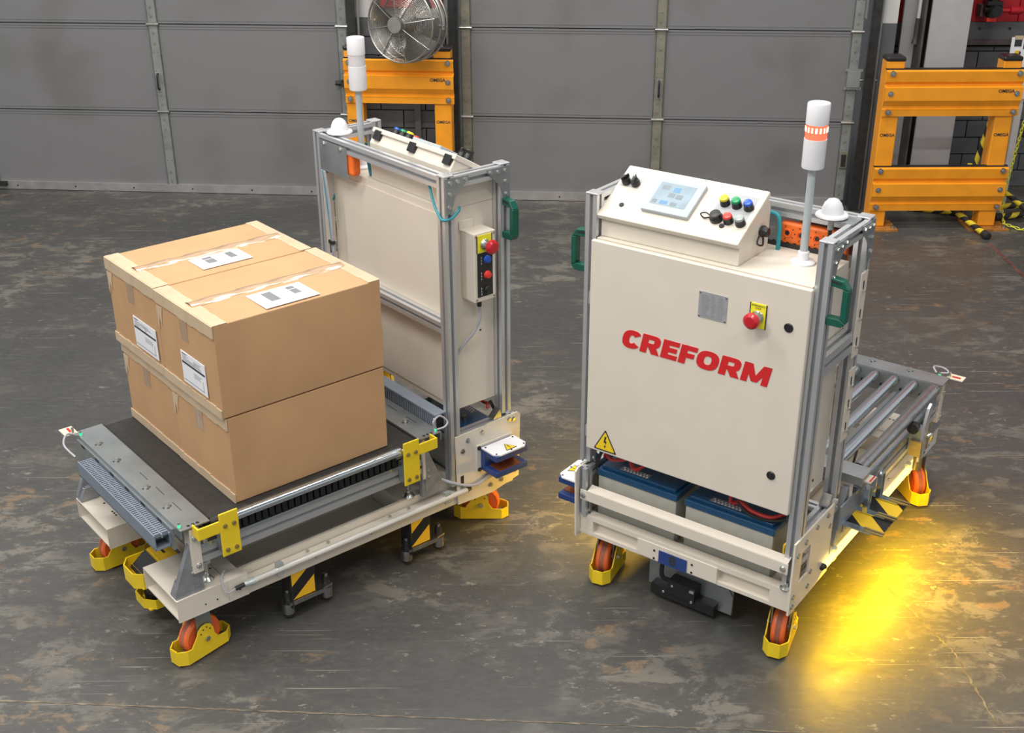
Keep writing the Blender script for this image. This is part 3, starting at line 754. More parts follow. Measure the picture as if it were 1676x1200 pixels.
def warn_triangle(parent, o, x, y, w, name='warning_sign'):
    """yellow high-voltage triangle; o centre of the base line"""
    o = Vector(o); x = Vector(x); y = Vector(y); z = x.cross(y); h = w * .9
    def rt(s_, off):   # rounded triangle
        P = []
        cs = [(-w / 2 * s_, h * (1 - s_) * .36), (w / 2 * s_, h * (1 - s_) * .36), (0, h - h * (1 - s_) * .64)]
        for i in range(3):
            p, a, b = Vector(cs[i]), Vector(cs[i - 1]), Vector(cs[(i + 1) % 3])
            for t in (0, .5, 1):
                q1 = p + (a - p).normalized() * w * .05; q2 = p + (b - p).normalized() * w * .05
                P.append(((q1 * (1 - t) + q2 * t) * (1 - .0) * 1.0 if t != .5 else (q1 + q2 + p) / 3)[:])
        return P
    m = MB(); m.prism(rt(1, 0), o, x, y, z * .0010, 'ink'); m.prism(rt(.84, 0), o, x, y, z * .0016, 'signyel')
    k = w
    m.prism([(-.01 * k, .62 * k), (.06 * k, .62 * k), (.015 * k, .43 * k), (.075 * k, .43 * k), (.0 * k, .21 * k), (.02 * k, .36 * k), (-.06 * k, .36 * k)], o, x, y, z * .0021, 'ink')
    m.prism([(-.045 * k, .235 * k), (.045 * k, .235 * k), (-.005 * k, .13 * k)], o, x, y, z * .0021, 'ink')
    return m.build(name, parent, smooth=False)

def cart(V, label):
    kindA = V['k'] == 'A'
    D, H, zt, zb, bh = V['D'], V['H'], V['zt'], V['zb'], V['bh']
    root = empty('guided_cart', (V['x'], V['y'], 0), math.radians(V['w'])); tag(root, label, 'cart')
    L = 1.333; X, Y, Z = Vector((1, 0, 0)), Vector((0, 1, 0)), Vector((0, 0, 1))
    # ---------------- chassis
    m = MB(); C = 'cream'; _b0 = m.box; cnt = [0]
    def _bx(x0, x1, y0, y1, z0, z1, mm):      # a hair's difference between butting plates
        cnt[0] += 1; e = .00011 * (cnt[0] % 23); return _b0(x0 + e, x1 - e, y0 + e, y1 - e, z0 + e, z1 - e, mm)
    m.box = _bx
    # front beam with two pockets
    fz0, fz1 = zb, zt
    m.box(-.012, .024, -bh, bh, fz1 - .018, fz1, C); m.box(-.012, .05, -bh, bh, fz0, fz0 + .014, C); m.box(.014, .024, -bh, bh, fz0, fz1, C)
    for a, b in ((-bh, -.318), (-.138, .158), (.335, bh)): m.box(-.012, .022, a, b, fz0, fz1, C)
    m.box(-.016, -.01, -.138, .158, fz0 + .004, fz1 - .012, C)
    # side beams with open channels
    for q in (-1, 1):
        y0, y1 = sorted((q * (bh - .035), q * bh)); m.box(.05, 1.16, y0, y1, zb, zb + .052, C)                      # low outer ledge
        y0, y1 = sorted((q * (bh - .05), q * (bh - .035))); m.box(.05, 1.16, y0, y1, zb, zt, C)
        y0, y1 = sorted((q * .17, q * (bh - .05)))
        m.box(.21, .47, y0, y1, zb, zt, C); m.box(.024, .21, y0, y1, zb, zt - .024, C); m.box(1.10, 1.16, y0, y1, zb, zt, C); m.box(.47, 1.10, y0, y1, zb, zb + .012, C)
        y0, y1 = sorted((q * .14, q * .17)); m.box(.21, 1.16, y0, y1, zb, zt, C)
        y0, y1 = sorted((q * (bh - .036), q * bh)); m.box(1.09, 1.16, y0, y1, zb, zt, C)
    m.box(.05, 1.16, -.17, .17, zb + .01, zt - .024, 'cream2')
    # two open-ended prongs
    for a, b in ((.155, bh), (-bh, -.13)):
        m.box(1.16, L, a, b, zt - .005, zt, C); m.box(1.16, L - .004, a, b, zb, zb + .005, C)
        m.box(1.16, L, a, a + .005, zb, zt, C); m.box(1.16, L, b - .005, b, zb, zt, C); m.box(1.16, 1.27, a, b, zb, zt, C)
        m.box(L - .12, L - .02, a + .004, b - .004, zb - .003, zb, C)
    for q in (-1, 1):
        for xx in (.62, .84, .98, 1.12, 1.20, 1.24): m.cyl((xx, q * (bh + .0005), zb + .03), (xx, q * (bh - .002), zb + .03), .003, 'track', 6)
        for xx in (.45, .53, .78, .86): m.cyl((xx, q * (bh - .017), zb + .052), (xx, q * (bh - .017), zb + .058), .006, 'bolt', 8)
    for yy in (.20, .215, .23, .30): m.cyl((1.27, -yy, zt), (1.27, -yy, zt + .0006), .004, 'track', 8); m.cyl((1.08 + yy * .3, yy, zt), (1.08 + yy * .3, yy, zt + .0006), .004, 'track', 8)
    ch = m.build('chassis', root)
    m = MB(); m.box(-.0185, -.016, -.030, .074, zb + .003, zb + .050, 'blue')
    pl = m.build('number_placard', root); text_obj('digit', '8', pl, (-.0187, .022, zb + .027), (0, -1, 0), (0, 0, 1), .05, 'ink', .0004, .0012)
    m = MB()
    for yy in (.092, -.048):
        for z in (zb + .012, zb + .042): m.cyl((-.016, yy, z), (-.0175, yy, z), .004, 'track', 8)
    m.build('mounting_holes', pl)
    # ---------------- casters
    for (wx, wy, wa) in V['cast']:
        a0 = math.radians(V['w']); dx, dy = wx - V['x'], wy - V['y']
        lx, ly = dx * math.cos(a0) + dy * math.sin(a0), -dx * math.sin(a0) + dy * math.cos(a0)
        lx = min(lx, 1.25)
        ly = max(min(ly, bh - .045), -bh + .045)
        caster(root, lx, ly, math.radians(wa) - a0, zb)
    # ---------------- side plates at the operator end
    for q in (-1, 1):
        y0 = q * bh
        zt2 = .472
        if q > 0: polys = [[(-.035, .205), (.09, zb - .008), (.25, zb), (.255, zt2 - .008), (-.03, zt2), (-.043, zt2 - .010)]]
        else:
            x0, x1, hx0, hx1, hz0, hz1 = -.03, .262, .022, .092, .306, .412
            polys = [[(x0, zb), (hx0, zb), (hx0, zt2), (x0, zt2)], [(hx1, zb), (x1, zb + .006), (x1, zt2), (hx1, zt2)], [(hx0, zb), (hx1, zb), (hx1, hz0), (hx0, hz0)], [(hx0, hz1), (hx1, hz1), (hx1, zt2), (hx0, zt2)]]
        m = MB()
        for p in polys: m.prism(p, (0, y0 - (0 if q > 0 else .006), 0), (1, 0, 0), (0, 0, 1), (0, .006, 0), C)
        yb = y0 + q * .006
        m.bolts([(a, yb, b) for a, b in ((-.01, .45), (.20, .435), (.135, .445), (.01, .455), (.225, .40), (.10, .215), (.05, .22), (-.015, .235), (.23, .25))] if q > 0 else
                [(a, yb, b) for a, b in ((-.005, .42), (.05, .44), (.13, .452), (.21, .455), (.24, .40), (-.01, .27), (-.01, .235), (.11, .30), (.10, .25))], (0, q, 0), 'steel', .0075, .006)
        sp = m.build('side_plate', root, smooth=True)
        if q < 0:
            m = MB(); m.box(.024, .09, y0 + .05, y0 + .056, .33, .42, 'yellow2'); m.build('yellow_block', sp)
        else:
            m = MB(); m.box(.222, .236, yb, yb + .0008, .268, .30, 'track'); m.box(.15, .156, yb, yb + .001, .225, .262, 'cream2'); m.build('plate_slot', sp)
    # charging contact on the +y side: two blue jaws with copper pads
    yb = bh + .006; z0 = .300
    m = MB(); m.box(.0, .165, yb, yb + .006, z0 - .01, z0 + .10, C); m.bolts([(.155, yb + .006, z0 + .002), (.155, yb + .006, z0 + .09)], (0, 1, 0), 'track')
    cc = m.build('charging_contact', root); cc['label'] = 'blue two-jawed charging contact with copper pads'
    m = MB(); m.box(.012, .148, yb + .006, yb + .03, z0, z0 + .09, 'blue'); m.box(.005, .148, yb + .03, yb + .097, z0 + .064, z0 + .086, 'blue'); m.box(.005, .148, yb + .03, yb + .097, z0, z0 + .022, 'blue'); m.build('contact_jaw', cc, bevel=.002)
    m = MB(); m.prism([(.0, yb + .012), (.150, yb + .012), (.150, yb + .080), (.13, yb + .100), (.02, yb + .100), (.0, yb + .080)], (0, 0, z0 + .087), X, Y, Z * .005, 'label')
    m.bolts([(a, b, z0 + .092) for a in (.012, .138) for b in (yb + .022, yb + .085)] + [(.075, yb + .092, z0 + .092)], (0, 0, 1), 'track', .003, .002)
    m.build('contact_cover', cc)
    m = MB(); m.box(.03, .13, yb + .034, yb + .092, z0 + .022, z0 + .0245, 'brass'); m.box(.03, .13, yb + .034, yb + .092, z0 + .0605, z0 + .064, 'brass'); m.build('copper_pad', cc)
    warn_triangle(cc, (.07, yb + .088, z0 + .0922), (-1, 0, 0), (0, -1, 0), .05)
    # ---------------- frame
    yl, yr = .382, -.370
    fx, rx = .020, D - .020
    zrail = .448
    posts = [(fx, yl, .49, H), (rx, yl, zt, H), (fx, yr, zt, H), (rx, yr, .49, H)]
    for (px, py, z0_, z1_) in posts:
        m = MB(); m.ext((px, py, z0_), (px, py, z1_)); po = m.build('post', root, smooth=False)
        m = MB(); m.box(px - .021, px + .021, py - .021, py + .021, z1_, z1_ + .006, 'alu'); m.build('post_cap', po, bevel=.002)
        if z0_ > .4:
            m = MB(); m.prism([(0, 0), (.035, 0), (.035, .006), (.006, .035), (0, .035)], (px + .021 * (1 if px < .1 else -1), py - .015, z0_ - .02), X * (1 if px < .1 else -1), Z, Y * .03, 'steel'); m.build('angle_bracket', po)
    m = MB(); m.ext((-.002, yl, zt), (-.002, yl, .47)); m.build('corner_post', root, smooth=False)
    for py in (yl, yr):
        m = MB(); m.ext((.02 + (.022 if py < 0 else .0), py, zrail + (.0 if py > 0 else 0)), (rx - .02 if py > 0 else D, py, zrail)); m.build('lower_rail', root, smooth=False)
        m = MB(); m.ext((.04, py, H - .02), (D - .04, py, H - .02)); m.build('top_rail', root, smooth=False)
    m = MB(); m.ext((rx, yr + .02, H - .02), (rx, yl - .02, H - .02)); m.build('top_rail', root, smooth=False)
    m = MB(); m.ext((rx, yr + .02, .875), (rx, yl - .02, .875)); m.build('middle_rail', root, smooth=False)
    m = MB(); m.ext((.04, yr, 1.035), (D - .04, yr, 1.035), sv=.06); m.build('middle_rail', root, smooth=False)
    m = MB(); m.ext((.225, yr + .02, zrail), (.225, yl - .02, zrail)); m.build('tray_rail', root, smooth=False)
    for q, py in ((1, yl + .020), (-1, yr - .020)):
        for k in (0, 1):
            cx_ = .002 if k == 0 else D - .002; sx = 1 if k == 0 else -1
            m = MB(); m.prism([(0, 0), (.095, 0), (.095, -.012), (.040, -.065), (.022, -.118), (0, -.118)], (cx_, py, H - .003), X * sx, Z, Y * q * .004, 'galv')
            m.bolts([(cx_ + sx * a, py + q * .004, H + b) for a, b in ((.02, -.018), (.05, -.018), (.082, -.015), (.018, -.055), (.015, -.098))], (0, q, 0), 'bolt', .006, .006)
            m.build('corner_plate', root)
    # handles
    for q, py in ((1, yl + .02), (-1, yr - .02)):
        m = MB(); za, zc = (1.155, 1.295) if q > 0 else (1.178, 1.318); e = .056
        poly = [(0, za), (e - .012, za), (e, za + .014), (e, zc - .03), (e - .018, zc - .004), (0, zc)]
        inner = [(0, za + .024), (e - .022, za + .026), (e - .020, zc - .034), (0, zc - .024)]
        x0_, x1_ = .006, .034
        m.prism([(0, za), (e - .012, za), (e, za + .014), (e - .018, za + .024), (0, za + .024)], (x0_, py, 0), Y * q, Z, X * (x1_ - x0_), 'green')
        m.prism([(e, za + .014), (e, zc - .03), (e - .018, zc - .028), (e - .018, za + .024)], (x0_, py, 0), Y * q, Z, X * (x1_ - x0_), 'green')
        m.prism([(e, zc - .03), (e - .018, zc - .004), (0, zc), (0, zc - .024), (e - .018, zc - .028)], (x0_, py, 0), Y * q, Z, X * (x1_ - x0_), 'green')
        h_ = m.build('green_handle', root, bevel=.003)
        m = MB(); m.prism([(.006, zc - .006), (e - .022, zc - .012), (e - .024, zc - .016), (.006, zc - .014)], (x0_ - .0005, py, 0), Y * q, Z, X * (x1_ - x0_ + .001), 'track'); m.build('handle_recess', h_)
    # ---------------- cabinet
    cb, ct = .543, 1.275; cx1 = D - .046
    m = MB(); m.box(.0, cx1, yr + .024, .358, cb, ct + .006, 'cream')
    m.box(-.004, .0, -.340, .35, cb + .02, ct - .004, 'cream2')
    m.box(cx1, cx1 + .003, yr + .05, .335, cb + .02, ct - .02, 'cream')
    for z in (.60, .75, .90, 1.10): m.box(cx1 - .028, cx1 - .018, .358, .3605, z, z + .05 + .05, 'cream')
    m.cyl((.10, .358, .82), (.10, .360, .82), .004, 'track', 8)
    m.cyl((.17, yr + .0245, .585), (.17, yr + .022, .585), .005, 'track', 8); m.box(.10, .16, yr + .0235, yr + .0245, .64, .655, 'label')
    cab = m.build('cabinet', root, bevel=.003)
    m = MB(); m.box(-.022, -.004, -.354, .366, .555, 1.279, 'cream'); dr = m.build('cabinet_door', root, bevel=.004, seg=3)
    fx_ = -.022
    for z in (1.085, .615):
        m = MB(); m.box(-.018, -.006, .366, .372, z - .02, z + .02, 'plate'); m.build('door_hinge', dr)
    lt, wd = heavy_letters('CREFORM', .062, (0, 0, 0), (0, -1, 0), (0, 0, 1), .0012, 'redprint', .20, .085, 1.0)
    target_w = .505; sx = target_w / (wd + .16 * .062)
    lt.v = [(fx_ - .0002 + v[0], .246 + v[1] * sx, .956 + v[2]) for v in lt.v]
    lo = lt.build('lettering', dr, smooth=False); lo['label'] = 'large red CREFORM lettering'
    m = MB(); m.box(fx_ - .0015, fx_, -.105, -.013, 1.120, 1.201, 'plate')
    for a, b in ((-.101, 1.124), (-.017, 1.124), (-.101, 1.197), (-.017, 1.197)): m.cyl((fx_ - .0015, a, b), (fx_ - .003, a, b), .003, 'steel', 8)
    npl = m.build('nameplate', dr)
    m = MB(); r_ = random.Random(5)
    for k in range(13):
        z = 1.190 - k * .0052
        for a, b in ((-.022, -.050), (-.054, -.070), (-.074, -.097)): m.box(fx_ - .0019, fx_ - .0014, b + r_.random() * .008, a, z - .0008, z + .0006, 'greyink')
    m.build('nameplate_print', npl) if False else m.build('nameplate_print', dr)
    e = estop(dr, (fx_, -.202, 1.166), (-1, 0, 0), (0, 0, 1), (.050, .074), .002)
    text_obj('stop_lettering', 'EMERGENCY', dr, (fx_ - .0022, -.202, 1.198), (0, -1, 0), (0, 0, 1), .0075, 'ink', .0003); text_obj('stop_lettering', 'STOP', dr, (fx_ - .0022, -.202, 1.190), (0, -1, 0), (0, 0, 1), .0075, 'ink', .0003)
    for yy, z in ((-.297, 1.155), (-.289, .674)):
        m = MB(); m.lathe([(.014, 0), (.014, .002), (.012, .004), (.004, .0035)], (fx_, yy, z), (-1, 0, 0), 'black', 20); m.box(fx_ - .005, fx_ - .003, yy - .002, yy + .002, z - .008, z + .008, 'track'); m.build('door_latch', dr)
    warn_triangle(dr, (fx_ - .0002, .291, .564), (0, -1, 0), (0, 0, 1), .088)
    # ---------------- console
    yA, yB = -.110, .362
    bxp = [(.022, ct + .006), (.022, 1.352), (.185, 1.452), (.213, 1.412), (.213, ct + .006)]
    m = MB(); m.prism(bxp, (0, yA + .003, 0), X, Z, Y * (yB - yA - .006), 'cream'); con = m.build('console', root, bevel=.003)
    th = math.atan(.579); U = Vector((math.cos(th), 0, math.sin(th))); N = Vector((-math.sin(th), 0, math.cos(th))); P0 = Vector((0, 0, 1.355))
    def cp(y, v, h=0): return P0 + U * v + N * h + Y * y
    def slab(mb, y0, y1, v0, v1, h0, h1, mm):
        mb.hexa([cp(y0, v0, h0), cp(y0, v1, h0), cp(y1, v1, h0), cp(y1, v0, h0), cp(y0, v0, h1), cp(y0, v1, h1), cp(y1, v1, h1), cp(y1, v0, h1)], mm)
    m = MB(); slab(m, yA, yB + .004, .0, .220, -.020, -.002, 'cream'); m.build('console_lid', con, bevel=.004, seg=3)
    for yy in (.332, .135, -.070):
        m = MB(); slab(m, yy - .018, yy + .018, .205, .2245, -.044, -.010, 'black'); m.build('console_hinge', con, bevel=.003)
    m = MB(); slab(m, .290, .356, .131, .177, -.002, -.001, 'btnplate'); m.build('selector_plate', con)
    for yy, tw in ((.336, -.5), (.303, .2)):
        m = MB(); m.lathe([(.014, 0), (.0145, .012), (.0125, .016), (.0115, .020)], cp(yy, .146, -.001), N, 'black', 20)
        du = (U * math.cos(tw) + Y * math.sin(tw)); dv = N.cross(du)
        c0 = cp(yy, .146, .018); m.hexa([c0 + du * a + dv * b + N * h for h in (0, .012) for a, b in ((-.014, -.0035), (.014, -.0035), (.014, .0035), (-.014, .0035))], 'black')
        m.hexa([c0 + du * a + dv * b + N * h for h in (.0122, .0128) for a, b in ((.004, -.0012), (.013, -.0012), (.013, .0012), (.004, .0012))], 'white'); m.build('selector_switch', con)
    for yy in (.305, -.033):
        m = MB(); m.cyl(cp(yy, .056, -.002), cp(yy, .056, .001), .008, 'hub', 16); slab(m, yy - .0065, yy + .0065, .0548, .0572, .001, .0015, 'track'); m.build('lid_latch', con)
    m = MB(); slab(m, .074, .232, .048, .184, -.002, .012, 'bezel'); hm = m.build('touchscreen', con, bevel=.003, seg=3)
    m = MB(); slab(m, .098, .217, .076, .166, .012, .0126, 'screen')
    for (a, b, c_, d_, mm) in ((.205, .180, .138, .155, 'screengrey'), (.165, .142, .132, .152, 'screenblue'), (.172, .150, .110, .128, 'screengrey'), (.146, .124, .108, .126, 'screengrey'), (.212, .196, .080, .094, 'screengrey'), (.186, .160, .080, .094, 'screenblue'), (.150, .130, .080, .093, 'screengrey')):
        slab(m, b, a, c_, d_, .0126, .0129, mm)
    slab(m, .130, .160, .056, .063, .012, .0124, 'white'); m.build('display', con, smooth=False)
    m = MB(); slab(m, -.092, .020, .075, .185, -.002, -.001, 'btnplate'); m.build('button_plate', con)
    for yy, vv, mm in ((-.004, .158, 'yelbtn'), (-.042, .158, 'greenbtn'), (-.080, .158, 'bluebtn'), (-.006, .095, None), (-.045, .095, 'redlit'), (-.083, .095, 'clearbtn')):
        m = MB(); bs = cp(yy, vv - .018, -.001)
        if mm:
            m.lathe([(.0155, 0), (.0155, .004), (.0145, .006), (.014, .021)], bs, N, 'black', 22); m.lathe([(.014, .0), (.0135, .004), (.012, .0075), (.004, .009)], bs + N * .020, N, mm, 22)
        else:
            m.lathe([(.020, 0), (.020, .010), (.017, .014), (.016, .024), (.012, .026)], bs, N, 'black', 22); m.tube([bs + N * .008 + Y * .018, bs + N * .012 + Y * .035 + U * .006, bs + N * .006 + Y * .052 + U * .003, bs + N * .004 + Y * .036 - U * .008, bs + N * .006 + Y * .018 - U * .002], .0022, 'black', 6, 5)
        m.build('push_button', con)
    m = MB(); m.lathe([(.018, 0), (.018, .008), (.015, .012), (.014, .022), (.008, .024)], (.155, yA, 1.352), (0, -1, 0), 'black', 20); m.tube([(.155, yA - .006, 1.335), (.125, yA - .02, 1.322), (.105, yA - .012, 1.330), (.125, yA - .006, 1.345)], .003, 'black', 6, 5); m.build('capped_port', con)
    # ---------------- stack light on its pole
    sx_, sy_ = .160, -.243
    m = MB(); m.lathe([(.036, 0), (.036, .006), (.031, .010), (.017, .012), (.016, .036), (.013, .038)], (sx_, sy_, ct + .006), Z, 'white', 26); sl = m.build('stack_light', root); sl['label'] = 'stack light with glowing red lens' if not kindA else 'unlit white stack light'
    m = MB(); m.cyl((sx_, sy_, ct + .03), (sx_, sy_, 1.566), .0115, 'bezel', 18); m.build('light_pole', sl)
    m = MB(); m.lathe([(.010, 0), (.030, .002), (.0315, .006), (.0315, .085)], (sx_, sy_, 1.562), Z, 'white', 28); m.build('light_base', sl)
    m = MB(); m.lathe([(.030, 0), (.030, .040)], (sx_, sy_, 1.647), Z, 'lens' if kindA else 'lamp_red', 28)
    if not kindA:
        for k in range(16):
            a = 2 * PI * k / 16; m.box(0, 0, 0, 0, 0, 0, 'lamp_core') if False else m.cyl((sx_ + .0282 * math.cos(a), sy_ + .0282 * math.sin(a), 1.667), (sx_ + .0282 * math.cos(a), sy_ + .0282 * math.sin(a), 1.681), .0035, 'lamp_core', 6)
    m.build('light_lens', sl)
    m = MB(); m.lathe([(.031, 0), (.0315, .003), (.0315, .056), (.030, .059), (.029, .056), (.004, .055)], (sx_, sy_, 1.687), Z, 'white', 28); m.build('light_cap', sl)
    # ---------------- dome antenna
    ax_, ay_ = .218, -.292
    m = MB(); m.box(ax_ - .03, D - .02, ay_ - .02, ay_ + .02, H - .002, H + .002, 'galv'); m.box(ax_ - .03, ax_ + .03, yr - .0, ay_ + .02, H - .002, H + .002, 'galv'); an = m.build('dome_antenna', root)
    m = MB(); m.lathe([(.044, 0), (.047, .003), (.045, .008), (.033, .011), (.031, .018), (.029, .028), (.024, .040), (.015, .050), (.004, .054)], (ax_, ay_, H + .004), Z, 'white', 32); m.build('dome', an)
    m = MB(); m.cyl((ax_, ay_, H - .035), (ax_, ay_, H - .002), .009, 'clear', 10); m.cyl((ax_, ay_, H - .07), (ax_, ay_, H - .035), .006, 'black', 8); m.build('dome_connector', an)
    # ---------------- sockets on the rear rail
    m = MB(); m.box(D, D + .003, -.344, -.165, H - .130, H - .018, 'galv')
    m.bolts([(D + .003, -.315, H - .03), (D + .003, -.205, H - .03)], X, 'bolt', .007, .006); m.build('mounting_plate', root)
    sz = .052 if kindA else 0
    m = MB(); m.box(D - .040, D - .003, -.330, -.138 if kindA else -.118, 1.235 + sz, 1.358 + sz * .4, 'socket'); so = m.build('socket_box', root, bevel=.012, seg=3); so['label'] = 'orange box of round sockets'
    m = MB()
    D += .035
    for yy, z in ((-.145, 1.325), (-.145, 1.27), (-.19, 1.325), (-.19, 1.27), (-.24, 1.325), (-.24, 1.27), (-.29, 1.325), (-.29, 1.27)) if not kindA else ((-.17, 1.33), (-.21, 1.33), (-.25, 1.33), (-.29, 1.33)):
        dark = yy in (-.14, -.19); m.lathe([(.014, 0), (.014, .004), (.011, .005), (.010, .001)], (D - .075, yy, z), (-1, 0, 0), 'socket', 16)
        m.cyl((D - .0765, yy, z), (D - .0775, yy, z), .007, 'black', 12)
        for k in range(5):
            a_ = k * 1.256; m.cyl((D - .0751, yy + .021 * math.cos(a_), z + .021 * math.sin(a_)), (D - .0762, yy + .021 * math.cos(a_), z + .021 * math.sin(a_)), .002, 'black', 6)
    m.build('socket', so)
    D -= .035
    m = MB(); m.box(cx1 + .004, D - .046, -.335, .02, 1.225, 1.295, 'black')
    for k in range(16): m.box(cx1 + .004, D - .044, -.33 + k * .022, -.322 + k * .022, 1.225, 1.298, 'track')
    m.build('cable_tray', root) if not kindA else None
    # cables inside the frame top
    m = MB(); m.tube([(rx - .025, .02, H - .03), (rx - .025, -.08, H - .032), (rx - .04, -.125, H - .045), (rx - .06, -.135, 1.26), (rx - .06, -.12, 1.215), (rx - .05, -.16, 1.20), (rx - .07, -.26, 1.185), (rx - .05, -.33, 1.19), (rx - .02, -.35, 1.15)], .0065, 'teal', 8)
    m.tube([(rx - .055, -.14, 1.20), (rx - .085, -.24, 1.20), (rx - .07, -.30, 1.195), (rx - .03, -.345, 1.17)], .006, 'teal', 8)
    m.build('teal_cable', root)
    m = MB(); m.tube([(rx - .06, -.16, 1.225), (rx - .09, -.22, 1.212), (rx - .085, -.30, 1.215), (rx - .05, -.345, 1.20)], .005, 'greycable', 8); m.tube([(rx - .07, -.19, 1.245), (rx - .075, -.23, 1.22), (rx - .06, -.32, 1.215)], .004, 'greycable', 8); m.build('grey_cable', root)
    for yy in (-.03,):
        m = MB(); m.tube([(rx - .034, yy, H - .02), (rx - .034, yy, H - .042), (rx - .018, yy, H - .042), (rx - .018, yy, H - .02)], .0022, 'black', 6, 3, True); m.box(rx - .04, rx - .02, yy - .018, yy + .018, H - .03, H - .022, 'white'); m.build('cable_tie', root)
    # slotted cream cover strips beside the rear post
    for z0_, z1_ in ((.985, 1.255), (.70, .945)):
        m = MB(); m.box(cx1 + .004, D - .002, yr + .022, yr + .025, z0_, z1_, C); m.box(cx1 - .012, D - .012, yr - .0235, yr - .0205, z0_, z1_, C)
        for k in range(3):
            zz = z0_ + .045 + k * (z1_ - z0_ - .09) / 2
            m.box(cx1 + .006, cx1 + .013, yr - .0245, yr - .0205, zz - .012, zz + .018, 'track'); m.cyl((cx1 + .0095, yr - .0205, zz - .012), (cx1 + .0095, yr - .032, zz - .012), .0055, 'bolt', 8)
        m.build('cover_strip', root)
    # ---------------- bar before the batteries
    m = MB(); m.prism([(-.020, .356), (-.016, .356), (-.016, .384), (.010, .395), (.009, .399), (-.019, .389)], (0, yr + .0, 0), X, Z, Y * .726, C); m.box(-.024, -.020, yr - .004, yl + .0, .352, .389, C)
    m.bolts([(-.024, yr + .012, .370), (-.024, yl - .012, .370)], (-1, 0, 0), 'bolt', .008, .007); m.build('retaining_bar', root)
    # levelling feet at the operator end
    for yy in (yl - .01, yr + .005):
        m = MB(); m.lathe([(.018, 0), (.018, .003), (.008, .008), (.008, .016), (.004, .018)], (-.002, yy, zt), Z, 'bolt', 16); m.build('levelling_foot', root)
    # battery leads
    m = MB()
    m.tube([(.06, .34, .49), (.05, .33, .505), (.045, .30, .497), (.06, .24, .515), (.10, .20, .53)], .006, 'redcable', 8)
    m.build('battery_lead', root); m = MB()
    m.tube([(.07, .24, .53), (.055, .235, .50), (.05, .215, .488), (.06, .19, .505), (.10, .17, .53)], .007, 'redcable', 8)
    m.build('battery_lead', root); m = MB()
    m.tube([(.07, -.13, .53), (.055, -.13, .49), (.06, -.145, .485), (.05, -.17, .50), (.045, -.21, .487), (.05, -.27, .483), (.07, -.31, .50)], .0065, 'redcable', 8)
    m.build('battery_lead', root)
    m = MB(); m.tube([(.05, -.16, .50), (.04, -.20, .478), (.045, -.27, .474), (.06, -.32, .49)], .006, 'black', 8); m.build('battery_lead', root); m = MB(); m.tube([(.05, .35, .43), (.035, .355, .47), (.05, .345, .52)], .006, 'black', 8); m.build('battery_lead', root)
    # underside gear at the operator end
    m = MB(); m.box(.10, .104, -.150, .170, .03, zb + .01, 'galv'); m.prism([(-.150, .03), (-.150, .10), (-.135, .125), (-.10, .125), (-.10, .03)], (.094, 0, 0), Y, Z, X * .004, 'galv'); un = m.build('floor_sensor_plate', root)
    m = MB(); m.box(.062, .098, -.10, .14, .022, .060, 'black'); m.box(.055, .098, -.03, .07, .05, .105, 'black'); m.tube([(.06, .09, zb + .01), (.04, .09, .13), (.06, .07, .10)], .008, 'black', 8)
    m.bolts([(.054, .055, .085), (.060, .09, .045), (.054, -.02, .05)], (-1, 0, 0), 'bolt', .004, .003); m.box(.05, .058, -.028, -.012, .088, .096, 'plate'); m.build('floor_sensor', un)
    m = MB(); m.lathe([(.0, 0), (.055, 0), (.055, .03), (.0, .03)], (.30, -.05, .02), Z, 'rubber', 20) if False else m.box(.30, .50, -.12, .12, .045, zb + .012, 'black'); m.build('drive_unit', root)
    # LED tubes along both sides
    for q in (-1, 1):
        yy = q * (bh + .012); lit = not kindA
        xa, xb, za_, zb_ = .215, 1.075, zb + .052, zb + .052
        m = MB(); m.cyl((xa, yy, za_), (xb, yy, zb_), .0105, 'led_on' if lit else 'led_off', 14); lt_ = m.build('light_tube', root)
        m = MB(); m.cyl((xb, yy, zb_), (xb + .035, yy, zb_), .014, 'clear', 12, r2=.008); m.cyl((xb + .035, yy, zb_), (xb + .065, yy - q * .002, zb_ - .004), .0075, 'black', 10); m.cyl((xa, yy, za_), (xa - .02, yy, za_), .011, 'black', 12, r2=.006)
        m.build('tube_connector', lt_)
        m = MB()
        for xx in (.30, .98): m.box(xx - .012, xx + .012, min(q * bh, yy + q * .004), max(q * bh, yy + q * .004), zb + .03, zb + .075, 'clear')
        m.build('tube_clip', lt_)
        m = MB(); m.tube([(xb + .065, yy - q * .002, zb_ - .004), (xb + .10, yy + q * .004, zb_ + .0), (xb + .10, yy - q * .02, zt + .01), (xb + .075, yy - q * .05, zt + .015)], .003, 'greycable', 6); m.build('tube_cable', lt_)
        if lit:
            d = bpy.data.lights.new('tube_lamp', 'AREA'); d.shape = 'RECTANGLE'; d.size = xb - xa; d.size_y = .02; d.energy = V['led'] * (1 if q < 0 else .55); d.color = (1, .57, .0); d.spread = math.radians(160)
            o = bpy.data.objects.new('tube_lamp', d); COL.objects.link(o); o.parent = root
            o.location = ((xa + xb) / 2, yy + q * .014, za_ - .004)
            o.rotation_euler = Vector((0, q * .66, -.75)).to_track_quat('-Z', 'X').to_euler()
            # long axis along x: build explicitly
            zc = -Vector((0, q * .66, -.75)).normalized(); xc = Vector((1, 0, 0)); yc = zc.cross(xc)
            o.rotation_euler = Matrix((xc, yc, zc)).transposed().to_euler()
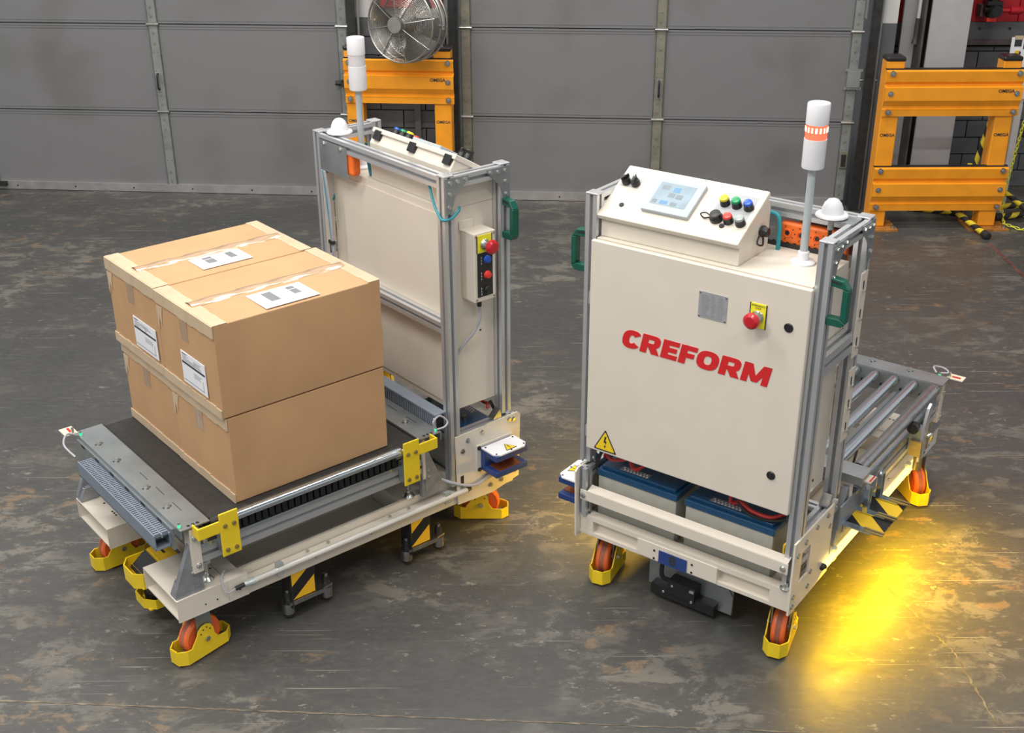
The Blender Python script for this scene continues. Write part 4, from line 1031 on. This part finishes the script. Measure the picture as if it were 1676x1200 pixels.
    # deck brackets, cast gussets, feet
    for xx, sg in ((1.235, 1), (.395, -1)):
        for q in (-1, 1):
            m = MB(); yo = q * .372
            m.prism([(0, 0), (.095, 0), (.095, .02), (.025, .19), (.0, .19)], (xx, yo, zt), X * sg, Z, Y * q * .020, 'cast')
            m.prism([(.030, .0), (.095, .0), (.095, .008), (.075, .05), (.045, .05)], (xx, yo - q * .02, zt), X * sg, Z, Y * q * .022, 'cast')
            m.prism([(.012, .02), (.03, .02), (.018, .175), (.012, .175)], (xx, yo + q * .02, zt), X * sg, Z, Y * q * .002, 'cast')
            m.bolts([(xx + sg * .028, yo + q * .02, zt + .10), (xx + sg * .030, yo + q * .02, zt + .075)], (0, q, 0), 'bolt', .005, .006); m.bolts([(xx + sg * .075, yo - q * .008, zt + .030)], (0, 0, 1), 'bolt', .006, .02)
            m.build('cast_gusset', root, bevel=.0025)
            m = MB(); m.lathe([(.021, 0), (.022, .004), (.016, .012), (.007, .018), (.007, .026), (.0045, .028), (.0045, .075)], (xx - sg * .032, q * .350, zt), Z, 'bolt', 18); m.build('levelling_foot', root)
            m = MB(); m.ext((xx - sg * .020, q * .350, zt + .07), (xx - sg * .020, q * .350, .47)); m.build('deck_leg', root, smooth=False)
            m = MB(); m.box(min(xx - sg * .002, xx + sg * .03), max(xx - sg * .002, xx + sg * .03), min(q * .36, q * .405), max(q * .36, q * .405), .345, .503, C) if xx > 1 else m.box(min(xx, xx + sg * .012), max(xx, xx + sg * .012), min(q * .345, q * .40), max(q * .345, q * .40), .345, .503, C)
            m.bolts([(xx + sg * .012, q * .405, .37), (xx + sg * .015, q * .405, .47)], (0, q, 0), 'bolt', .008, .007) if xx > 1 else None
            m.build('end_bracket', root, bevel=.0015)
    for q in (-1, 1):
        m = MB(); m.ext((.40, q * .378, .398), (1.245, q * .378, .398), sv=.055); m.build('deck_rail', root, smooth=False)
        m = MB(); m.box(.42, 1.235, min(q * .362, q * .402), max(q * .362, q * .402), .426, .438, 'zinc'); m.build('deck_channel', root)
    # ---------------- decks
    if kindA: deck_belt(root, V)
    else: deck_roller(root, V)
    # status lamps at the deck corners
    for (xx, yy) in ((1.285, .385), (1.285, -.372), (.33, .392)):
        m = MB(); m.cyl((xx, yy, .516), (xx, yy, .523), .0045, 'greenled', 10); m.cyl((xx, yy, .523), (xx, yy, .531), .004, 'bolt', 8); m.cyl((xx, yy, .514), (xx, yy, .5165), .010, 'bolt', 10); m.build('green_indicator', root)
    q_ = -1
    m = MB(); m.box(1.285, 1.330, -.458, -.398, .512, .515, 'pcb'); m.box(1.30, 1.308, -.445, -.415, .515, .518, 'redcable'); m.cyl((1.30, -.405, .515), (1.30, -.405, .535), .005, 'bolt', 8); m.build('sensor_card', root)
    m = MB(); m.tube([(1.30, -.37, .52), (1.335, -.36, .54), (1.36, -.33, .52), (1.345, -.28, .49)] if kindA else [(1.285, -.36, .525), (1.31, -.34, .535), (1.33, -.37, .53), (1.30, -.40, .53), (1.285, -.37, .526)], .0035, 'greycable', 6); m.build('sensor_cable', root)
    if kindA:
        m = MB(); m.tube([(.33, .395, .525), (.345, .40, .555), (.31, .39, .565), (.285, .40, .54), (.30, .405, .525), (.33, .395, .52)], .0035, 'greycable', 6); m.cyl((.33, .385, .515), (.33, .385, .56), .0035, 'greycable', 8); m.build('sensor_cable', root)
        # pendant control box on the cabinet's near side
        m = MB(); m.box(.088, .178, .358, .432, .962, 1.205, C); m.box(.125, .185, .358, .364, 1.20, 1.235, C); pb = m.build('pendant_box', root, bevel=.003)
        m = MB(); m.box(.102, .166, .432, .434, .980, 1.135, 'black'); m.build('button_strip', pb)
        m = MB()
        for a, b in ((.096, .972), (.170, .972), (.096, 1.196), (.170, 1.196)): m.cyl((a, .432, b), (a, .435, b), .004, 'steel', 10)
        m.build('corner_screw', pb)
        estop(pb, (.136, .432, 1.165), (0, 1, 0), (0, 0, 1), (.062, .060), .002)
        for z, mm in ((1.110, 'bluebtn'), (1.055, 'redlit'), (1.0, 'black')):
            m = MB(); m.lathe([(.014, 0), (.014, .004), (.012, .006), (.011, .012), (.003, .014)], (.126, .433, z), (0, 1, 0), mm, 20, ); m.build('push_button', pb)
            t = MB()
            for k in range(3): t.box(.149, .1508, .434, .4344, z - .014 + k * .01, z - .008 + k * .01, 'label')
            t.build('button_lettering', pb)
        m = MB(); m.cyl((.135, .40, .962), (.135, .40, .932), .008, 'black', 12); m.tube([(.135, .40, .935), (.134, .40, .89), (.15, .39, .84), (.20, .372, .78), (.218, .364, .735), (.221, .36, .72)], .005, 'greycable', 8); m.build('pendant_cable', root)
        m = MB(); m.cyl((.222, .36, .72), (.216, .372, .72), .004, 'black', 8); m.build('cable_gland', root)
        m = MB(); m.tube([(rx + .005, .30, H - .04), (rx + .015, .335, H - .09), (rx + .022, .37, H - .125), (rx + .024, .395, H - .138), (rx + .0, .408, H - .135), (rx - .03, .410, H - .115), (rx - .035, .408, H - .10)], .0045, 'teal', 8); m.build('teal_cable', root)
        for dx_, mm, zz in ((.0, 'greycable', 0), (.012, 'teal', .03), (.02, 'greycable', .06), (.028, 'greycable', .02)):
            m = MB(); m.tube([(D + .004 + dx_ * .2, -.335 + dx_, 1.275), (D + .004, -.325 + dx_, 1.15), (D + .004, -.305 + dx_ * .4, 1.02), (D + .003, -.30 + dx_ * .3, .90), (D + .003, -.30 + dx_ * .5, .55)], .004, mm, 6); m.build('frame_cable', root)
        m = MB(); m.box(D, D + .012, -.315, -.285, 1.0, 1.012, 'black'); m.build('cable_tie', root)
        # near-side hazard striped legs with guide rollers
        for xa, xb in ((.850, .935), (.372, .450)):
            m = MB(); m.box(xa, xb, .388, .392, .085, zb, 'hazleg'); lg = m.build('striped_leg', root, smooth=False)
            m = MB(); m.box(xa - .004, xa, .33, .392, .05, zb, 'track'); m.box(xb, xb + .004, .33, .392, .05, zb, 'track')
            m.prism([(xa - .075, .345), (xb + .012, .345), (xb + .012, .392), (xa, .392), (xa - .075, .378)], (0, 0, .066), X, Y, Z * .010, 'steel')
            m.box(xa - .03, xb, .388, .397, .066, .082, 'steel'); m.build('roller_arm', lg)
            for cxr in (xa - .060, xb + .004):
                m = MB(); m.cyl((cxr, .36, .022), (cxr, .36, .062), .021, 'steel', 20); m.cyl((cxr, .36, .062), (cxr, .36, .10), .013, 'track', 6); m.cyl((cxr, .36, .10), (cxr, .36, .112), .008, 'steel', 8); m.cyl((cxr, .36, .012), (cxr, .36, .022), .017, 'track', 16); m.build('guide_roller', lg)
        m = MB(); m.box(.70, .86, .06, .10, .10, .105, 'galv'); m.cyl((.80, .09, .09), (.80, .09, .10), .01, 'greenled', 10); m.build('green_indicator', root)
        # scanner between the prongs
        m = MB(); z0_ = zb + .01
        m.prism([(1.22, .02), (1.335, .02), (1.36, .055), (1.36, .125), (1.335, .15), (1.22, .15), (1.22, .146), (1.333, .146), (1.356, .123), (1.356, .057), (1.333, .024), (1.22, .024)], (0, 0, z0_ - .015), X, Y, Z * .055, 'yellow'); m.box(1.18, 1.34, .02, .15, z0_ - .018, z0_ - .013, 'yellow'); sg_ = m.build('scanner_guard', root)
        m = MB(); m.box(1.20, 1.27, .035, .135, z0_ - .01, z0_ + .056, 'yellow2'); m.prism([(1.27, z0_ - .01), (1.335, z0_ - .01), (1.325, z0_ + .02), (1.27, z0_ + .056)], (0, .035, 0), X, Z, Y * .10, 'yellow2'); m.build('laser_scanner', sg_, bevel=.005)
        m = MB(); m.prism([(1.275, z0_ + .0525), (1.332, z0_ + .012), (1.332, z0_ + .006), (1.275, z0_ + .04)], (0, .040, .003), X, Z, Y * .09, 'black'); m.box(1.21, 1.225, .06, .075, z0_ + .056, z0_ + .057, 'label'); m.box(1.23, 1.238, .045, .10, z0_ + .056, z0_ + .0568, 'ink'); m.build('scanner_window', sg_)
        m = MB(); m.prism([(1.20, .01), (1.30, .01), (1.33, .04), (1.33, .10), (1.30, .135), (1.20, .135), (1.20, .131), (1.298, .131), (1.326, .098), (1.326, .042), (1.298, .014), (1.20, .014)], (0, 0, .075), X, Y, Z * .035, 'yellow'); m.box(1.18, 1.32, .02, .125, .072, .077, 'yellow')
        lg_ = m.build('sensor_cup', root); m = MB(); m.lathe([(.045, .078), (.045, .11), (.035, .13), (.004, .138)], (1.265, .075, 0), Z, 'black', 22); m.cyl((1.255, .075, .12), (1.255, .075, zb + .005), .04, 'yellow2', 18); m.build('floor_scanner', lg_)
    return root

def deck_plate(root, x0, x1, y0, y1, z, bx, bys, name='end_plate'):
    m = MB(); m.box(x0, x1, y0, y1, z - .004, z, 'galv'); sgn = 1 if x0 > .8 else -1
    xo = x1 if sgn > 0 else x0
    m.box(min(xo, xo - sgn * .004), max(xo, xo - sgn * .004), y0, y1, z - .03, z - .0035, 'galv')
    for k in range(3): m.box(x0 + .03 + k * .015, x0 + .039 + k * .015, y1 - .018, y1 - .008, z - .001, z + .0007, 'black')
    for k in range(3): m.box(bx - .026, bx - .024, .0 + k * .12, .06 + k * .12, z - .001, z + .0006, 'track')
    p = m.build(name, root)
    for k, yy in enumerate(bys):
        m = MB(); m.box(bx - .014, bx + .014, yy - .0035, yy + .0035, z, z + .0008, 'track'); m.box(bx - .0035, bx + .0035, yy - .012, yy + .012, z, z + .0009, 'track'); m.bolts([(bx, yy, z + .001)], (0, 0, 1), 'bolt', .008, .010); m.build('plate_bolt', p)
    return p

def deck_belt(root, V):
    X, Y, Z = Vector((1, 0, 0)), Vector((0, 1, 0)), Vector((0, 0, 1))
    deck_plate(root, 1.196, 1.293, -.408, .408, .514, 1.262, (-.272, -.124, .104, .253))
    deck_plate(root, .318, .410, -.408, .408, .514, .372, (.27, .09, -.10, -.27))
    m = MB(); m.box(.415, 1.190, -.392, .384, .499, .508, 'belt'); m.cyl((.415, .384, .4895), (1.19, .384, .4895), .0185, 'belt', 18); m.cyl((.415, -.392, .4895), (1.19, -.392, .4895), .0185, 'belt', 18); m.box(.415, 1.19, -.392, .384, .470, .476, 'belt'); m.build('conveyor_belt', root)
    m = MB(); m.box(.42, 1.185, -.37, .37, .478, .497, 'black'); m.box(1.188, 1.198, -.40, .39, .47, .512, 'black'); m.box(.409, .416, -.40, .39, .47, .512, 'black'); m.build('belt_bed', root)
    m = MB()
    x = .505
    while x < 1.13: m.box(x, x + .017, .392, .402, .442, .482, 'black'); x += .0235
    m.box(.50, 1.14, .380, .390, .440, .486, 'track'); m.build('black_comb', root, smooth=False)
    m = MB(); m.cyl((.500, .420, .505), (1.142, .420, .505), .0150, 'zinc', 24); m.cyl((.49, .42, .505), (1.15, .42, .505), .006, 'steel', 10); r = m.build('end_roller', root); r['label'] = 'long zinc roller along the deck edge'
    for xa, xb, arm in ((1.119, 1.183, 1.255), (.438, .503, .362)):
        zz = .392 if arm > 1 else .380
        y0, y1 = .440, .446
        m = MB(); m.box(xa, xb, y0, y1, zz, .545, 'yellow')
        a0, a1 = (xb, arm) if arm > 1 else (arm, xa)
        m.box(a0 - .001, a1 + .001, y0, y1, .480, .522, 'yellow')
        xe = arm; m.box(min(xe, xe - .006 * (1 if arm > 1 else -1)), max(xe, xe - .006 * (1 if arm > 1 else -1)), .405, y0 + .001, .480, .522, 'yellow')
        b = m.build('yellow_bracket', root, bevel=.0045, seg=3)
        m = MB(); m.bolts([(xa + .017, y1, .500), (xb - .017, y1, .500), (xa + .017, y1, zz + .022), (xb - .017, y1, zz + .022)], Y, 'brz', .006, .006); m.box(xa + .006, xb - .006, .40, y0, zz + .004, .46, 'galv'); m.build('bracket_bolts', b)
    # front cable duct: slotted lid upwards
    m = MB(); m.box(1.300, 1.352, -.245, .345, .435, .440, 'duct'); m.box(1.300, 1.304, -.245, .345, .435, .482, 'duct'); m.box(1.348, 1.352, -.245, .345, .435, .490, 'duct'); d = m.build('cable_duct', root); d['label'] = 'grey slotted cable duct before the belt'
    m = MB(); m.box(1.303, 1.349, -.243, .343, .470, .474, 'black'); m.build('duct_inside', d)
    m = MB(); y = -.243
    while y < .34:
        m.box(1.304, 1.3235, y, y + .0065, .474, .488, 'duct'); m.box(1.3275, 1.346, y, y + .0065, .474, .488, 'duct'); y += .0122
    m.box(1.3235, 1.3275, -.245, .345, .474, .486, 'duct'); m.build('duct_fingers', d, smooth=False)
    m = MB(); m.box(1.293, 1.300, -.38, .36, .425, .500, 'galv')
    for k in range(6): m.box(1.2995, 1.3005, -.34 + k * .12, -.31 + k * .12, .488, .498, 'track')
    m.build('duct_rail', root)
    # rear cable duct: smooth cover on top, slotted towards the belt
    m = MB(); m.box(.274, .314, -.37, .372, .500, .505, 'duct'); m.box(.272, .318, -.372, .374, .556, .562, 'duct'); m.box(.274, .278, -.37, .372, .50, .556, 'duct'); d = m.build('cable_duct', root)
    m = MB(); m.box(.279, .308, -.368, .370, .506, .555, 'black'); m.build('duct_inside', d)
    m = MB(); y = -.37
    while y < .368: m.box(.309, .316, y, y + .0065, .505, .556, 'duct'); y += .0122
    m.build('duct_fingers', d, smooth=False)
    m = MB(); m.tube([(.30, .375, .30), (.27, .40, .285), (.22, .415, .262), (.17, .418, .25), (.12, .415, .262), (.09, .412, .27), (.10, .41, .255), (.14, .414, .252)], .0055, 'greycable', 8); m.build('plate_cable', root)

def deck_roller(root, V):
    X, Y, Z = Vector((1, 0, 0)), Vector((0, 1, 0)), Vector((0, 0, 1))
    deck_plate(root, 1.190, 1.272, -.415, .408, .524, 1.245, (-.272, -.124, .104, .253))
    deck_plate(root, .372, .452, -.435, .408, .524, .40, (.27, .09, -.10, -.27))
    for k in range(11):
        y = -.386 + .0752 * k
        m = MB(); big = k == 0
        m.cyl((.462, y, .500), (1.186, y, .500), .0235 if big else .0185, 'steel' if big else 'zinc', 24)
        for xx in (.462, 1.174): m.cyl((xx, y, .5), (xx + .012, y, .5), .0195 if not big else .0245, 'steel', 20)
        m.cyl((.44, y, .5), (1.20, y, .5), .005, 'steel', 8); m.build('roller', root)
    for xx in (.455, 1.188):
        m = MB(); m.box(xx, xx + .004, -.40, .40, .44, .520, 'galv')
        for k in range(11): m.box(xx - .006, xx + .010, -.36 + .0752 * k, -.335 + .0752 * k, .462, .470, 'black')
        m.build('roller_frame', root)
    for y in (-.26, -.02, .24):
        m = MB(); m.ext((.455, y, .43), (1.19, y, .43)); m.build('cross_rail', root, smooth=False)
    m = MB(); m.box(.47, 1.17, -.13, .13, .455, .46, 'galv')
    for k in range(8): m.box(.52 + k * .08, .53 + k * .08, .10, .16, .455, .463, 'zinc')
    m.build('sensor_strip', root)
    m = MB(); m.tube([(.62, -.34, zt_ := V['zt'] + .01), (.66, -.30, .33), (.72, -.28, .36), (.86, -.24, .34)], .005, 'black', 6); m.build('deck_cable', root)
    # printed strip at the near corner
    m = MB(); m.box(.395, .445, -.455, -.395, .500, .504, 'pcb'); m.box(.40, .44, -.452, -.447, .504, .507, 'redcable'); m.build('sensor_card', root)
    # orange reflector panel on the side
    m = MB(); m.box(.50, .93, -.362, -.358, .300, .372, 'reflect'); m.build('reflector_panel', root)
    # sloping hazard plate with three forked fingers
    m = MB(); m.prism([(.335, -.400), (.604, -.400), (.582, -.528), (.345, -.526)], (0, 0, .352), X, Y, Z * .004, 'hazard'); hz = m.build('hazard_plate', root, smooth=False); hz['label'] = 'black and yellow striped plate jutting from the side'
    m = MB(); m.box(.30, .62, -.402, -.398, .356, .44, 'duct'); m.build('plate_upstand', hz)
    for xx, up_ in ((.342, False), (.455, True), (.570, True)):
        m = MB()
        if up_: m.box(xx - .012, xx + .012, -.428, -.424, .362, .458, 'zinc'); m.box(xx - .014, xx - .011, -.44, -.424, .362, .45, 'zinc'); m.box(xx + .011, xx + .014, -.44, -.424, .362, .45, 'zinc'); m.bolts([(xx, -.428, .445)], (0, -1, 0), 'bolt', .008, .008)
        m.box(xx - .014, xx + .014, -.50, -.40, .358, .362, 'zinc'); m.box(xx - .011, xx - .004, -.535, -.47, .362, .367, 'brz'); m.box(xx + .004, xx + .011, -.535, -.47, .362, .367, 'brz')
        m.build('forked_finger', hz)
    # locating pin on an aluminium bracket
    m = MB(); m.prism([(.918, .335), (.968, .335), (.975, .50), (.992, .530), (.975, .548), (.952, .535), (.925, .47)], (0, -.448, 0), X, Z, Y * .010, 'alu'); pn = m.build('pin_bracket', root, bevel=.001)
    m = MB(); m.box(.905, .918, -.452, -.41, .36, .42, 'brz'); m.box(.968, .985, -.452, -.41, .365, .43, 'brz'); m.box(.92, .965, -.44, -.40, .36, .46, 'galv'); m.build('pin_holder', pn)
    m = MB(); m.cyl((.94, -.438, .295), (.94, -.438, .345), .016, 'brz', 18); m.build('locating_pin', pn)
    m = MB(); m.lathe([(.018, 0), (.018, .012), (.02, .014), (.02, .03)], (.925, -.415, .470), (-1, 0, 0), 'black', 18); m.cyl((.924, -.415, .47), (.90, -.415, .47), .012, 'steel', 14); m.build('black_knob', pn)
    m = MB(); m.tube([(.968, -.45, .42), (.985, -.46, .425), (1.0, -.455, .40), (1.01, -.45, .385)], .006, 'bolt', 8); m.build('bolt_eye', pn)
    m = MB(); m.box(.985, 1.06, -.42, -.40, .425, .432, 'track'); m.box(1.045, 1.075, -.425, -.40, .34, .42, 'brz'); m.build('side_catch', root)

A = dict(k='A', x=-.2616, y=4.2011, w=-140.355, D=.272, H=1.405, zt=.268, zb=.187, bh=.398, led=0,
         cast=[(-1.01, 3.150, 51), (-1.42, 3.665, 40), (-.12, 3.955, 0), (-.62, 4.35, 40)])
B = dict(k='B', x=.5497, y=3.2956, w=53.419, D=.300, H=1.412, zt=.288, zb=.211, bh=.388, led=15,
         cast=[(.318, 3.60, 65), (.872, 3.185, 66), (1.60, 4.12, 100), (1.05, 4.55, 60)])
cartA = cart(A, 'left automated cart with black belt deck under four cardboard boxes and white stack light unlit')
cartB = cart(B, 'right automated cart with red CREFORM lettering, lit red stack light and metal roller deck')
bpy.context.view_layer.update()
def place(V, name, loc, rz=0):
    a = math.radians(V['w']); c, s = math.cos(a), math.sin(a)
    return empty(name, (V['x'] + c * loc[0] - s * loc[1], V['y'] + s * loc[0] + c * loc[1], loc[2]), a + rz)

# ---------------- batteries
def battery(V, y0, y1, label):
    t = place(V, 'battery', (.030, y0, V['zt'] - .021)); w = y1 - y0; tag(t, label, 'battery', 'batteries in the carts'); h = .164
    m = MB(); m.box(.004, .168, .004, w - .004, 0, h, 'battery'); m.build('battery_case', t, bevel=.004)
    m = MB(); m.box(0, .172, 0, w, h, h + .024, 'navy'); m.box(.012, .16, .012, w - .012, h + .024, h + .036, 'navy'); l = m.build('battery_lid', t, bevel=.003)
    m = MB(); m.box(.02, .048, w * .40, w * .75, h + .036, h + .0368, 'greyink')
    r = random.Random(2)
    for k in range(16): m.box(.022 + .012 * (k % 2), .031 + .012 * (k % 2), w * .41 + k * w * .02, w * .41 + k * w * .02 + .003 + r.random() * .002, h + .0368, h + .0372, 'label')
    m.build('battery_label', t)
    for yy in (.04, w - .05):
        m = MB(); m.cyl((.10, yy, h + .03), (.10, yy, h + .055), .009, 'steel', 12); m.build('terminal', t)
    return t
battery(B, .045, .352, 'grey battery with blue lid, left one under the cabinet with red lettering')
battery(B, -.298, .018, 'grey battery with blue lid, right one under the cabinet with red lettering')
battery(A, .045, .345, 'dark battery glimpsed low behind the left cart side plate with the blue contact')

# ---------------- cardboard boxes
def carton(V, x0, x1, y0, y1, z0, z1, label, seed, top=True, endlabel=True, rz=0):
    cx_, cy_ = (x0 + x1) / 2, (y0 + y1) / 2; t = place(V, 'cardboard_box', (cx_, cy_, z0), rz)
    tag(t, label, 'box', 'cardboard boxes stacked on the belt'); a, b, h = (x1 - x0) / 2, (y1 - y0) / 2, z1 - z0
    rr = random.Random(seed)
    # slightly bulging body on a grid
    bm_v = []; n = 8
    m = MB()
    def bulge(p):
        x, y, z = p; fx, fy, fz = x / a, y / b, (z - h / 2) / (h / 2)
        k = .004
        x += k * math.copysign(1, x) * (1 - fy * fy) * (1 - fz * fz) * (abs(fx) > .99); y += .006 * math.copysign(1, y) * (1 - fx * fx) * (1 - fz * fz) * (abs(fy) > .99)
        if fz > .99: z += .0035 * (1 - fx * fx) * (1 - fy * fy) - .004 * (abs(fy) < .08)
        return (x, y, z)
    idx = {}
    def vid(p):
        k = tuple(round(q, 5) for q in p)
        if k not in idx: idx[k] = len(m.v); m.v.append(bulge(p))
        return idx[k]
    def g(lo, hi, k): return [lo + (hi - lo) * i / k for i in range(k + 1)]
    xs, ys, zs = g(-a, a, 12), g(-b, b, 12), g(0, h, 8)
    for A_, B_, mk in ((xs, ys, lambda p, q: (p, q, h)), (ys, xs, lambda p, q: (q, p, 0)), (ys, zs, lambda p, q: (a, p, q)), (zs, ys, lambda p, q: (-a, q, p)), (zs, xs, lambda p, q: (q, b, p)), (xs, zs, lambda p, q: (p, -b, q))):
        for i in range(len(A_) - 1):
            for j in range(len(B_) - 1): m.face([vid(mk(A_[i], B_[j])), vid(mk(A_[i + 1], B_[j])), vid(mk(A_[i + 1], B_[j + 1])), vid(mk(A_[i], B_[j + 1]))], 'card')
    m.build('carton', t, bevel=.0035)
    # raised flap edge along the long sides
    e = .0012
    if top:
        for s_, (u0, u1) in ((1, (a - .048, a + .001)), (-1, (-a - .001, -a + .045))):
            n_ = 14; m = MB()
            for k in range(n_):
                ya, yb_ = -b + 2 * b * k / n_, -b + 2 * b * (k + 1) / n_
                if s_ < 0: m.box(u0, u1 - .004 * rr.random(), ya, yb_, h + .0005, h + e + .0008, 'papertape')
                else: m.box(u0 + .004 * rr.random(), u1, ya, yb_, h + .0005, h + e + .0008, 'papertape')
            m.build('paper_tape', t, smooth=False)
        m = MB(); nx, ny = 60, 12; vv = []
        for iy in range(ny + 1):
            for ix in range(nx + 1):
                u_ = iy / ny; x_ = -a + .02 + (2 * a - .04) * ix / nx
                hgt = h + .0022 + .0062 * math.sin(PI * min(1, u_ * 1.0)) + .0009 * math.sin(ix * .45 + 5 * u_ + seed) + .0004 * rr.random()
                vv.append((x_, -.027 + .054 * u_ + .0015 * rr.random(), hgt if 0 < iy < ny else h + .0015))
        m.v = vv
        for iy in range(ny):
            for ix in range(nx): q = iy * (nx + 1) + ix; m.face([q, q + 1, q + nx + 2, q + nx + 1], 'tape')
        m.build('clear_tape', t)
    n_ = 12
    for hi in (1, 0):
        m = MB()
        for k in range(n_):
            ya, yb_ = -b + 2 * b * k / n_, -b + 2 * b * (k + 1) / n_
            if hi: m.box(a + .001, a + .0055, ya, yb_, h - .042 + .004 * rr.random(), h + .001, 'papertape')
            else: m.box(a + .001, a + .0055, ya, yb_, 0.001, .030 + .004 * rr.random(), 'papertape')
        m.build('paper_tape', t, smooth=False)
    m = MB(); m.box(a + .002, a + .0045, -.028, .022, h - .11, h - .042, 'tape') ; m.build('clear_tape', t, smooth=False)
    m = MB(); m.prism([(b - .002, h - .05), (b - .035, h - .05), (b - .03, h - .075), (b - .022, h - .10), (b - .012, h - .085), (b - .006, h - .12), (b - .002, h - .12)] if False else [(-b + .004, h - .05), (-b + .045, h - .05), (-b + .038, h - .075), (-b + .03, h - .11), (-b + .018, h - .085), (-b + .010, h - .13), (-b + .004, h - .12)], (a + .001, 0, 0), (0, 1, 0), (0, 0, 1), (.0025, 0, 0), 'papertape'); m.build('torn_tape', t, smooth=False)
    if endlabel:
        m = MB(); y0_, y1_ = endlabel; z0_, z1_ = .045, .152
        m.box(a + .0040, a + .0062, y0_, y1_, z0_, z1_, 'label'); lb = m.build('shipping_label', t, smooth=False)
        m = MB(); xx = a + .0065
        def ink(ya, yb_, za, zc, mm='ink'): m.box(a + .0060, xx, y0_ + ya, y0_ + yb_, z0_ + za, z0_ + zc, mm)
        W_, H_ = y1_ - y0_, z1_ - z0_
        ink(.008, .04, H_ - .008, H_ - .005); ink(.004, W_ - .004, H_ - .040, H_ - .033)
        for k in range(5): ink(.010, .03 + .1 * rr.random(), H_ - .014 - k * .004, H_ - .0125 - k * .004, 'greyink'); ink(.085, .09 + .06 * rr.random(), H_ - .014 - k * .004, H_ - .0125 - k * .004, 'greyink')
        for k in range(3): ink(.08, .12 + .02 * rr.random(), H_ - .055 - k * .006, H_ - .053 - k * .006, 'greyink')
        ink(.006, W_ - .02, .010, .0125, 'greyink'); ink(W_ - .022, W_ - .0195, .008, .045, 'greyink')
        m.build('label_print', lb, smooth=False)
    if top:
        lx0, lx1, ly0, ly1 = top
        m = MB(); m.box(lx0, lx1, ly0, ly1, h + .0035, h + .0055, 'label'); lb = m.build('address_label', t, smooth=False)
        m = MB()
        def bars(xa, xb, ya, yb_, k_, ver):
            for k in range(k_):
                if rr.random() < .08: continue
                if ver: m.box(xa, xb, ya + (yb_ - ya) * k / k_, ya + (yb_ - ya) * (k + .82) / k_, h + .0054, h + .0058, 'greyink')
        Wx, Wy = lx1 - lx0, ly1 - ly0
        bars(lx0 + Wx * .60, lx0 + Wx * .78, ly0 + Wy * .12, ly0 + Wy * .70, 20, True); bars(lx0 + Wx * .18, lx0 + Wx * .32, ly0 + Wy * .12, ly0 + Wy * .62, 18, True)
        for k in range(7):
            m.box(lx0 + Wx * .08, lx0 + Wx * (.05 + .008 * k) + .001 + .008, ly0 + Wy * (.06 + .07 * k), ly0 + Wy * (.07 + .07 * k), h + .0054, h + .0057, 'greyink')
            m.box(lx0 + Wx * .40, lx0 + Wx * (.45 + .06 * rr.random()), ly0 + Wy * (.1 + .07 * k), ly0 + Wy * (.11 + .07 * k), h + .0054, h + .0057, 'greyink')
        m.build('label_print', lb, smooth=False)
    return t
zd = .509
carton(A, .512, 1.082, -.018, .366, zd, zd + .296, 'near lower cardboard box on the black belt', 1, None, None)
carton(A, .512, 1.080, -.405, -.022, zd, zd + .296, 'far lower cardboard box on the black belt, farther from the yellow brackets', 2, None, None)
zu = zd + .300
carton(A, .510, 1.094, -.022, .368, zu, zu + .304, 'near upper cardboard box with bright glare on its clear tape', 3, (-.078, .108, .055, .185), (-.042, .118))
carton(A, .522, 1.092, -.408, -.028, zu, zu + .304, 'far upper cardboard box, highest at the back, with address label on top', 4, (-.085, .095, .040, .150), (-.005, .165))
